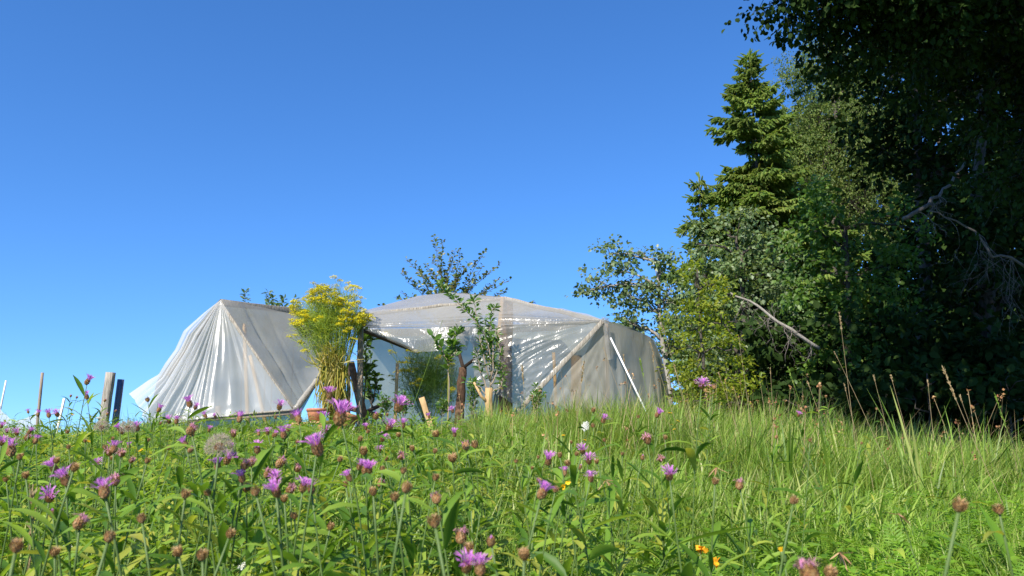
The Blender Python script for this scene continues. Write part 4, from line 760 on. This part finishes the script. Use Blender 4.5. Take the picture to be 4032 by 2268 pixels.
ZONES = [(0, 0, 300, 1650, 'beside the netting at the far left'), (300, 0, 520, 1660, 'by the leaning crest post'), (0, 0, 420, 1760, 'on the crest left of the leaning post'), (420, 0, 760, 1720, 'below the left corner of the tent'), (760, 0, 1120, 1710, 'along the tent sill beam'), (1120, 0, 1480, 1720, 'before the terracotta pots'), (1480, 0, 1800, 1740, 'before the greenhouse doorway'),
         (1800, 0, 2200, 1760, 'below the log post'), (2200, 0, 2640, 1720, 'under the white rod'), (2640, 0, 4100, 1720, 'on the crest before the dark wood'),
         (0, 1720, 420, 1860, 'at the left edge below the crest'), (420, 1720, 900, 1860, 'below the tent sill'), (900, 1720, 1160, 1860, 'left below the pots'), (1160, 1720, 1480, 1860, 'just below the pots'), (1480, 1720, 1700, 1860, 'just below the doorway'), (1700, 1740, 2080, 1860, 'below the sapling stump'),
         (2080, 1720, 2420, 1860, 'below the diagonal strut'), (2420, 1720, 2760, 1870, 'below the right end sheet'), (2760, 1720, 4100, 1900, 'in the long grass on the right'),
         (0, 1860, 500, 2300, 'in the bottom left corner'), (500, 1860, 1000, 2010, 'amid the left leaves'), (500, 2010, 1000, 2300, 'near the bottom edge left'), (1000, 1860, 1300, 2300, 'in the lower left middle'), (1300, 1860, 1700, 2300, 'in the lower middle'), (1700, 1860, 2080, 2300, 'at the bottom middle'), (2080, 1860, 2800, 2300, 'in the lower right middle'), (2700, 1860, 4100, 2300, 'in the low cover at lower right')]
def zone(px, py):
    for x0, y0, x1, y1, s_ in ZONES:
        if x0 <= px < x1 and y0 <= py < y1: return s_
    return 'in the meadow'
def cc(l, x0, y0, k): return [(x0+a*k, y0+b_*k, c*k, d) for a, b_, c, d in l]
W6, W7, W8, W9 = (0, 1400, .599), (1000, 1500, .53), (2000, 1500, .53), (3000, 1400, .599)
B, F, D_, U_ = 'bloom', 'fading', 'dried', 'budded'
KN = cc([(70, 620, 110, B), (355, 740, 85, B), (430, 815, 115, B), (325, 935, 95, B), (525, 1100, 80, F), (575, 170, 60, B), (570, 270, 50, B), (375, 385, 50, B), (320, 390, 50, B), (250, 385, 40, B), (185, 370, 28, B), (10, 465, 35, B), (45, 500, 30, B), (10, 570, 34, B), (180, 540, 55, F), (785, 480, 45, B), (900, 475, 60, B), (1045, 355, 48, B), (1110, 430, 48, B), (1160, 430, 50, B), (1245, 315, 70, B), (1285, 340, 44, B), (1350, 395, 40, B), (1415, 400, 32, B), (1575, 415, 65, B), (1495, 685, 85, B), (1590, 805, 78, B), (1520, 605, 44, B), (685, 890, 60, B), (1215, 580, 34, B), (865, 690, 48, F), (760, 820, 48, F), (635, 710, 38, B), (750, 610, 28, B), (1255, 490, 40, F), (1535, 515, 42, F), (110, 510, 28, B), (195, 500, 32, B),
     (970, 290, 50, D_), (735, 675, 40, D_), (970, 690, 44, D_), (930, 1070, 75, D_), (1330, 1310, 70, D_), (1515, 1170, 65, D_), (1365, 900, 62, D_), (490, 735, 62, D_), (1220, 910, 45, D_), (1170, 1290, 65, D_), (720, 1190, 55, D_), (690, 600, 34, D_), (975, 555, 42, D_), (740, 545, 30, D_), (1255, 455, 28, U_), (1055, 445, 28, U_), (690, 295, 32, U_), (705, 385, 32, U_), (760, 365, 28, U_), (1610, 720, 52, F), (1620, 870, 95, D_), (345, 1040, 34, U_), (465, 265, 28, U_), (505, 275, 26, U_), (370, 690, 34, D_), (130, 665, 36, D_), (40, 810, 34, D_), (360, 1290, 70, D_), (110, 1250, 60, D_), (560, 560, 30, D_), (450, 600, 30, D_)], *W6)
KN += cc([(560, 100, 88, B), (190, 190, 72, B), (330, 280, 88, B), (510, 280, 80, B), (640, 265, 175, B), (1075, 190, 118, B), (905, 262, 84, U_), (1005, 345, 95, B), (1105, 325, 95, B), (220, 395, 85, B), (470, 500, 155, B), (25, 510, 85, B), (955, 430, 66, B), (1095, 560, 74, F), (165, 730, 78, B), (165, 825, 70, B), (100, 690, 64, F), (270, 810, 92, F), (365, 790, 70, B), (425, 800, 66, B), (785, 635, 44, B), (825, 660, 40, B), (705, 715, 44, B), (1475, 220, 48, B), (1490, 395, 26, B), (1575, 485, 80, F), (1540, 1160, 105, F), (1760, 1195, 95, U_), (1580, 1380, 84, B), (1680, 1390, 64, B), (35, 390, 44, B), (1355, 875, 92, F), (1300, 265, 38, B), (830, 345, 34, B),
     (1640, 470, 95, D_), (1352, 395, 90, D_), (815, 520, 110, D_), (790, 430, 70, D_), (1475, 575, 105, D_), (640, 580, 72, D_), (1075, 400, 62, D_), (1345, 520, 64, D_), (1350, 715, 84, D_), (1135, 790, 82, D_), (885, 820, 54, D_), (1045, 860, 72, D_), (955, 650, 54, D_), (980, 575, 46, D_), (1110, 665, 54, D_), (225, 875, 72, D_), (195, 610, 92, F), (325, 650, 72, F), (680, 765, 50, D_), (990, 250, 38, D_), (160, 400, 36, D_), (1175, 500, 72, D_), (1595, 1240, 72, D_), (570, 1080, 44, D_), (300, 1000, 44, D_), (160, 270, 42, D_), (10, 820, 64, D_), (1340, 1040, 50, D_), (940, 760, 40, F)], *W7)
KN += cc([(710, 290, 100, B), (1440, 35, 80, B), (255, 830, 125, B), (300, 595, 88, B), (600, 590, 80, B), (555, 520, 56, B), (1200, 705, 85, B), (420, 680, 54, B), (1110, 250, 64, B), (1135, 580, 60, F), (1035, 435, 88, F), (1000, 570, 60, U_), (535, 640, 54, U_), (615, 722, 30, B), (630, 330, 56, D_), (355, 805, 70, D_), (385, 550, 60, D_), (445, 610, 60, D_), (715, 440, 44, D_), (850, 540, 44, D_), (635, 215, 60, D_), (1170, 420, 54, D_), (1540, 745, 64, D_), (1720, 775, 54, F), (225, 565, 30, D_), (180, 645, 36, D_), (230, 740, 36, D_), (60, 595, 30, D_), (120, 1290, 62, D_), (970, 265, 42, D_), (1525, 95, 40, D_), (1530, 45, 44, F), (510, 540, 44, D_), (660, 600, 36, D_), (470, 455, 40, D_)], *W8)
KN += cc([(95, 535, 42, D_), (315, 555, 34, D_), (210, 950, 44, D_), (1300, 985, 58, D_), (655, 575, 32, D_), (240, 390, 34, B), (385, 205, 34, D_), (420, 270, 28, D_), (755, 350, 32, D_), (310, 1425, 50, F), (1555, 1010, 40, D_), (450, 1430, 48, D_)], *W9)
for _ in range(26):            # the many small heads of the crest on the left
    x_ = rng.uniform(0, 1500); KN.append((x_, 1690+rng.random()**1.5*190+max(0, 200-x_)*.0, rng.uniform(20, 34), rng.choice([B, F, D_, D_, B])))
seen = {}; recs = []
ADJ = {B: 'open pink', F: 'fading pink', D_: 'brown dried', U_: 'budded'}
for px, py, s_, kd in KN:
    h = .52+rng.normal()*.03
    if py < 1600: h += .10
    Y = depth_for(px, py, h)
    sz = (.030 if kd in (B,) else .034 if kd == F else .030)
    Ys = sz*FPX/s_*(1.25 if kd in (D_, U_) else 1.)
    if s_ > 75: Y = min(Y, max(.62, Ys))
    if py < 1650: Y = float(np.clip(95/s_, 1.25, 5.))+(.6 if s_ < 20 else 0)
    Y = max(.62, Y); real = np.clip(s_*Y/FPX*(1.3 if kd in (B, F) else .98), .027 if kd in (B, F) else .018, .06)
    recs.append([px, py, Y, real, kd, ('large ' if s_ > 52 else '')+ADJ[kd], zone(px, py)])
ORD = ['leftmost', 'second from left', 'third from left', 'fourth from left', 'fifth from left', 'sixth from left', 'seventh from left', 'eighth from left', 'ninth from left', 'tenth from left', 'eleventh from left', 'twelfth from left', 'thirteenth from left', 'fourteenth from left']
NUM = ['zero', 'one', 'two', 'three', 'four', 'five', 'six', 'seven', 'eight', 'nine', 'ten', 'eleven', 'twelve', 'thirteen', 'fourteen']
def ranked(rs, key, noun):
    by = {}
    for i, r in enumerate(rs): by.setdefault(key(r), []).append(i)
    out = [None]*len(rs)
    for k, ids in by.items():
        ids.sort(key=lambda i: rs[i][0])
        for j, i in enumerate(ids):
            a_, z_ = k
            out[i] = ('the only %s %s %s' % (a_, noun, z_)) if len(ids) == 1 else ('%s of %s %s %ss %s' % ('rightmost' if j == len(ids)-1 else ORD[min(j, 13)], NUM[min(len(ids), 14)], a_, noun, z_))
    return out
labs = ranked(recs, lambda r: (r[5], r[6]), 'knapweed')
HOLD = []
def stemmed(nm, label, cat, group, px, py, Y, leaves=7, r=.0024, lw=.17, Lr=(.08, .15), root=.09, tilt=None):
    Hp = at(px, py, Y); a_ = rng.uniform(0, 6.28); rx, ry = Hp[0]+math.cos(a_)*root, Hp[1]+abs(math.sin(a_))*root*.8; rz = float(gz(rx, ry))-.02
    t = thing(nm, label, cat, (rx, ry, rz), group); h = Hp[2]-rz
    p0 = A([rx, ry, rz]); c = p0*.45+Hp*.55; c[:2] += rng.normal(size=2)*.02+ (p0[:2]-Hp[:2])*.25
    t_ = np.linspace(0, 1, 9)[:, None]; P = (1-t_)**2*p0+2*t_*(1-t_)*c+t_**2*Hp
    sm = MB(); sm.tube(P, np.linspace(r*1.25, r*.8, 9), 5); sm.build('stem', G['stem'], t)
    if leaves:
        lm = MB(); n = leaves; q = np.sort(rng.uniform(.2, .95, n)); p = np.stack([np.interp(q, t_[:, 0], P[:, k]) for k in range(3)], 1)
        L = rng.uniform(*Lr, n)*(1.25-.6*q)*(h/.5)**.3; lances(lm, p, np.arange(n)*2.4+rng.random(n), rng.uniform(.3, 1.1, n), L, L*lw*rng.uniform(.7, 1.2, n), rng.uniform(.3, 1.5, n)); lm.build('foliage', G['herb'], t)
    d = unit(P[-1]-P[-2]); return t, Hp-A([rx, ry, rz]), d
def place(me, name, par, loc, d, s_, spin=None):
    o = bpy.data.objects.new(name, me); C.objects.link(o); o.parent = par; o.location = tuple(loc)
    o.rotation_mode = 'QUATERNION'; o.rotation_quaternion = Vector(d).to_track_quat('Z', 'Y'); o.scale = (s_, s_, s_)
    return o
for (px, py, Y, real, kd, adj, zn), lab in zip(recs, labs):
    t, loc, d = stemmed('knapweed', lab, 'knapweed', 'knapweeds in the meadow', px, py, Y, int(rng.integers(7, 13)) if Y > .9 else 5,   .0017, .17, (.08, .15) if Y > 1.1 else (.045, .08))
    tl = {B: .45, F: .7, D_: .3, U_: .3}[kd]; d = unit(d+rdir(1)[0]*tl+A([0, -.15 if kd == B else 0, 0])); v = int(rng.integers(0, 3))
    hb, hp = HEADS[kd, v]
    o = place(hb, 'flower_head', t, loc-d*real*.3, d, real); p_ = bpy.data.objects.new('petals', hp); C.objects.link(p_); p_.parent = o
# small yellow hawkbits
hk = MB(); hk.lathe([(0, -.25), (.14, -.2), (.2, 0), (.1, .05)], k=8); HKB = hk.mesh('flower_head', G['stem']); hp_ = MB(); florets(hp_, 30, .05, .0, .3, .12, .5, .1, .05, .15); HKP = hp_.mesh('petals', G['yellow'])
hc_ = MB(); hc_.lathe([(0, -.3), (.16, -.2), (.2, .1), (.14, .4), (.1, .5)], k=8); HCB = hc_.mesh('flower_head', G['stem']); hq_ = MB(); florets(hq_, 14, .06, .4, .1, .6, .14, .75, .05, .2); HCP = hq_.mesh('petals', G['yellow'])
YL = cc([(920, 625, 40, 0), (580, 565, 30, 0), (475, 390, 24, 0)], *W6)+cc([(605, 30, 38, 0), (325, 130, 30, 1), (300, 165, 25, 0), (280, 120, 28, 1), (990, 100, 24, 0), (1205, 130, 30, 0), (1205, 240, 36, 0), (1265, 300, 34, 0), (1215, 325, 26, 0), (410, 405, 26, 0), (1490, 410, 22, 1), (570, 440, 22, 0), (55, 220, 25, 1), (1235, 360, 20, 0), (890, 175, 22, 0)], *W8)+cc([(650, 410, 18, 1), (125, 365, 22, 0), (360, 335, 22, 1), (145, 1335, 52, 1), (135, 295, 34, 1), (265, 300, 34, 1)], *W9)+cc([(1820, 150, 28, 1), (1840, 225, 22, 0), (1700, 240, 18, 1), (1870, 255, 22, 1), (1580, 185, 18, 1), (1545, 255, 16, 1)], *W7)
YR = [[px, py, s_, k, ('open yellow', 'half closed yellow')[k], zone(px, py)] for px, py, s_, k in YL]
for (px, py, s_, k, adj, zn), lab in zip(YR, ranked(YR, lambda r: (r[4], r[5]), 'hawkbit')):
    Y = depth_for(px, py, .42+(.06 if py < 1640 else 0)) if s_ < 50 else 2.0
    t, loc, d = stemmed('hawkbit', lab, 'hawkbit', 'yellow hawkbits', px, py, Y, 0, .0018, root=.06); real = max(.022, s_*Y/FPX)
    d = unit(d+rdir(1)[0]*.3); o = place((HKB, HCB)[k], 'flower_head', t, loc, d, real); p_ = bpy.data.objects.new('petals', (HKP, HCP)[k]); C.objects.link(p_); p_.parent = o
for px, py, s_, lab in ((2758, 2160, 34, 'bright orange trefoil flower low at the bottom right of the middle'), (2819, 2215, 32, 'orange trefoil flower with withered pods nearest the bottom edge'), (2222, 1908, 28, 'yellow trefoil flower hanging beside the tall near knapweed'), (1400, 2157, 22, 'yellow trefoil flower low in the leaves at the lower middle')):
    Y = {2758: 2.1, 2819: 1.95, 2222: 1.6, 1400: 2.0}[px]
    t, loc, d = stemmed('trefoil', lab, 'trefoil', None, px, py, Y, 3, .0014, .5, (.02, .035), .05); b_ = MB(); n = 9
    b_.inst(LEAF6, rng.normal(size=(n, 3))*.15, rdir(n), rdir(n), np.full((n, 3), .75)); place(b_.mesh('petals', G['orange' if px > 2700 else 'yellow']), 'petals', t, loc, unit(rdir(1)[0]), s_*Y/FPX)
def umbelhead(n, r, fl, dome): 
    b_ = MB(); s2 = MB(); a = np.arange(n)*2.39996; q = np.sqrt((np.arange(n)+.5)/n)*r; e = np.stack([np.cos(a)*q, np.sin(a)*q, dome*(1-(q/r)**2)], 1)
    for p in e: s2.tube(A([(0, 0, -.45), p*.6+A([0, 0, -.2]), p]), .008, 3)
    f = np.repeat(e, fl, 0)+rng.normal(size=(n*fl, 3))*A([.05, .05, .015]); b_.inst(LEAF, f, rdir(n*fl, -.1, .3), unit(rdir(n*fl)*.35+A([0, 0, 1])), rng.uniform(.05, .09, n*fl)); return b_, s2
for px, py, s_, lab, mt in ((2390, 1545, 48, 'flat white wild carrot umbel under the white rod', 'white'), (2297, 1551, 24, 'small white wild carrot umbel left of the flat one', 'white'), (2246, 1524, 40, 'green closed wild carrot umbel before the diagonal strut', 'cover'), (2305, 1678, 36, 'white umbel tipped sideways beside a near knapweed', 'white'), (964, 2227, 44, 'white yarrow head at the bottom edge left of the middle', 'white'), (260, 2155, 30, 'white yarrow head in the bottom left corner', 'white'), (389, 1645, 13, 'tiny white yarrow head by the leaning crest post', 'white')):
    Y = depth_for(px, py, .50) if py < 1900 else {964: 1.9, 260: 2.2}[px]
    t, loc, d = stemmed('wild_carrot' if 'carrot' in lab or 'umbel' in lab else 'yarrow', lab, 'wild carrot' if 'umbel' in lab else 'yarrow', None, px, py, Y, 4, .0022, .12, (.05, .09)); b_, s2 = umbelhead(40, .5, 9, .12 if mt == 'white' else .35)
    d = unit(d+A([0, -.25, 0])) if px != 2305 else unit(A([-.7, -.7, .3])); o = place(s2.mesh('umbel', G['stem']), 'umbel', t, loc, d, max(.03, s_*Y/FPX)); p_ = bpy.data.objects.new('florets', b_.mesh('florets', G[mt])); C.objects.link(p_); p_.parent = o
# dandelion clocks
for px, py, s_, lab, Y in ((863, 1762, 86, 'large round fluffy seed clock on a tall pale stem before the tent', 1.25), (400, 1683, 44, 'half bare seed clock on a reddish stem by the leaning crest post', 2.6), (503, 1686, 48, 'windblown seed clock among pink knapweeds below the tent corner', 2.5)):
    t, loc, d = stemmed('seed_clock', lab, 'seed clock', None, px, py, Y, 0, .0022, root=.03); n = 170; f_ = MB(); dr = rdir(n, -.55, 1.); r0 = s_*Y/FPX/1.6
    f_.strips(np.stack([dr*.12, dr*.55, dr*.85], 1)*r0, A([.012, .008, .006])*r0, rdir(n)); k = 9
    e = np.repeat(dr*.85*r0, k, 0); dd = unit(np.repeat(dr, k, 0)*.55+rdir(n*k)*.8); f_.strips(np.stack([e, e+dd*r0*.14, e+dd*r0*.28], 1), A([.010, .008, .004])*r0, rdir(n*k))
    o = place(f_.mesh('fluff', G['fluff']), 'fluff', t, loc, A([0, 0, 1.]), 1); b_ = MB(); b_.inst(LEAF, dr*.1, dr, rdir(n), np.full(n, .28)); place(b_.mesh('seeds', G['chaff']), 'seeds', t, loc, A([0, 0, 1.]), r0)
# single tall grass stalks with seed heads
def stalk(label, tip, basept, Y, hl, hw, mat='dry', nm='grass_stalk', curve=0., Y1=None):
    a = at(*tip, Y); bq = at(*basept, Y1 or Y); e = down(a, bq); t = thing(nm, label, 'grass stalk', e, None); t_ = np.linspace(0, 1, 12)[:, None]; P = e+(a-e)*t_; P[:, 0] += curve*(t_[:, 0]**2-t_[:, 0])
    P = P-e; ln = np.linalg.norm(P[-1]); k = hl/ln; Pm = P[P[:, 2] <= P[-1, 2]*(1-k*.6)]
    b_ = MB(); b_.tube(np.concatenate([Pm, P[-1:]]), np.linspace(.0022, .001, len(Pm)+1)*(.7+.04*Y), 4); b_.build('stem', G[mat], t, origin=(0, 0, 0))
    n = int(38*max(1, hl/.1)); q = rng.uniform(1-k, 1, n); p = np.stack([np.interp(q, t_[:, 0], P[:, j]) for j in range(3)], 1); d = unit(P[-1]-P[-3]); s2 = MB()
    s2.inst(LEAF, p+rng.normal(size=(n, 3))*hw*.25, unit(d+rdir(n)*.4), rdir(n), np.stack([np.full(n, hw*2.6), np.full(n, hw*.8), np.full(n, hw)], 1)); s2.build('seed_head', G[mat], t, origin=(0, 0, 0))
stalk('tall pale grass stalk with bent tip against the darkest part of the wood', (3710, 1440), (3945, 1955), 3.6, .17, .006, curve=.05)
stalk('tall straw grass stalk with slim head in front of the hazel bush', (3305, 1232), (3350, 1600), 5.0, .12, .006)
stalk('bent grass stalk leaning left from the tall straw stalk', (3285, 1385), (3345, 1520), 5.0, .05, .004, curve=-.06)
stalk('green zigzag rye grass spike at the right edge', (3918, 1553), (4020, 1830), 3.6, .16, .005, 'grass', curve=.03)
stalk('green grass stalk with drooping spike before the fallen pale trunk', (3103, 1448), (3155, 1600), 5.2, .14, .006, 'grass')
stalk('thin pale grass stalk right of the hornbeam sapling', (2908, 1320), (2945, 1590), 6.0, .08, .004)
stalk('upright thin straw stalk left of the green drooping spike', (3033, 1450), (3042, 1600), 6.0, .05, .004)
stalk('pale blurred grass ear in the bottom left corner', (130, 1905), (113, 2268), 1.5, .3, .006)
stalk('straw grass ear before the front sheet of the greenhouse', (2056, 1440), (2066, 1600), 6.5, .16, .010)
stalk('golden grass ear before the three cornered sheet', (2298, 1430), (2280, 1590), 6.2, .16, .011)
stalk('green grass ear before the right end sheet', (2520, 1415), (2550, 1560), 6.2, .15, .009, 'grass')
stalk('slanting thin straw stalk before the corner post of the greenhouse', (2375, 1370), (2460, 1600), 6.2, .03, .003)
stalk('tall leaning straw stalk at the right end of the greenhouse', (2610, 1285), (2690, 1560), 6.4, .06, .005)
stalk('second leaning straw stalk touching the right end sheet', (2560, 1350), (2640, 1600), 6.4, .12, .007)
stalk('long thin green blade crossing the doorway flap', (1742, 1262), (1708, 1360), 7.5, .05, .003, 'grass', curve=-.02)
for i_, (x0, y0, x1, y1) in enumerate(((3508, 1480, 3552, 1640), (3653, 1500, 3660, 1570), (3325, 1515, 3345, 1600), (3440, 1480, 3470, 1600), (3780, 1560, 3850, 1760), (2570, 1400, 2600, 1620), (2455, 1400, 2480, 1600), (2655, 1440, 2700, 1620), (2830, 1470, 2880, 1620), (3180, 1505, 3230, 1640))):
    stalk(['thin straw stalk', 'short dark stalk', 'leaning brown stalk', 'plantain stalk with brown tip', 'crooked grey stalk', 'fine stalk', 'fine straw stem', 'slanting stem', 'sloping stem', 'reddish stem'][i_]+' '+['left of the bent tip stalk on the crest', 'just left of the bent tip stalk', 'by the tall straw stalk', 'between the straw stalks on the crest', 'right of the bent tip stalk', 'on the right end sheet', 'beside the white rod', 'between greenhouse end and sapling', 'below the hornbeam sapling', 'right of the drooping green spike'][i_], (x0, y0), (x1, y1), 5.8, .05, .006)
# broad blades and big leaves standing clear of the sward
def bigleaf(name, label, px, py, Y, specs, mat='cover', cat='plant'):
    e = at(px, py, Y); e[2] = gz(e[0], e[1])-.02; t = thing(name, label, cat, e); b_ = MB(); n = len(specs); s_ = A(specs)
    lances(b_, np.zeros((n, 3)), s_[:, 0], s_[:, 1], s_[:, 2], s_[:, 3], s_[:, 4], 0, .25, (.35, .7, 1., .8, .06)); o = b_.build('leaf', G[mat], t, origin=(0, 0, 0))
bigleaf('plantain', 'big light green strap leaves beside the tall near knapweed', 2270, 2260, 1.75, [(2.2, 1.3, .34, .055, .5), (.2, 1.1, .3, .05, .7), (4.2, 1.2, .26, .05, .9), (5.5, 1.3, .3, .06, .5)])
bigleaf('plantain', 'two upright paddle leaves at the centre of the meadow', 2100, 1990, 2.6, [(2.5, 1.45, .33, .055, .4), (.6, 1.5, .34, .045, .2), (5., 1.1, .2, .05, .8)])
bigleaf('plantain', 'long pale blade standing upright right of the near knapweed', 2385, 2190, 2.1, [(1.2, 1.53, .42, .02, .12), (3., 1.3, .3, .02, .5)])
bigleaf('dock', 'large curved green leaves at the lower right edge', 4010, 2020, 2.6, [(2.9, 1.0, .36, .07, .7), (3.3, .7, .26, .06, .8), (1.8, 1.3, .36, .05, .5), (.3, 1.2, .3, .06, .7)])
for k, (px, py, Y, L) in enumerate(((3545, 1690, 5.0, .56), (3090, 1790, 4.2, .5), (3620, 1800, 4.4, .62), (3300, 1700, 5.2, .5), (3280, 1850, 3.6, .5), (2790, 1700, 5.2, .45))):
    bigleaf('grass_tuft', ['broad grass blade tuft below the tall straw stalk', 'broad blade tuft below the green drooping spike', 'broad curved blade tuft before the darkest wood', 'small blade tuft below the bent stalk', 'broad blade tuft lower on the right slope', 'blade tuft below the hornbeam sapling'][k], px, py, Y, [(rng.uniform(0, 6.28), 1.5-rng.random()*.25, L*rng.uniform(.7, 1.3), .015, rng.uniform(.1, .6)) for _ in range(8)], 'grass', 'grass tuft')
for px, py, Y, lab in ((3540, 2025, 2.3, 'bunch of brown seed pods in the low cover at the right'), (3305, 2175, 2.0, 'fan of brown seed pods at the bottom right'), (2820, 1840, 2.8, 'spray of tan seed pods in the middle right grass'), (2385, 1890, 2.4, 'spray of brown pods right of the tall near knapweed')):
    t, loc, d = stemmed('vetch', lab, 'seed pods', None, px, py, Y, 3, .0016, .4, (.02, .04), .06); n = 6; b_ = MB(); a_ = rng.uniform(0, 6.28, n)
    lances(b_, np.zeros((n, 3)), a_, rng.uniform(-.9, .2, n), rng.uniform(.035, .055, n), np.full(n, .006), rng.uniform(-.2, .4, n), 0, .6, (.6, 1, 1, .9, .1)); b_.build('pods', G['chaff'], t, origin=(0, 0, 0)).location = tuple(loc)
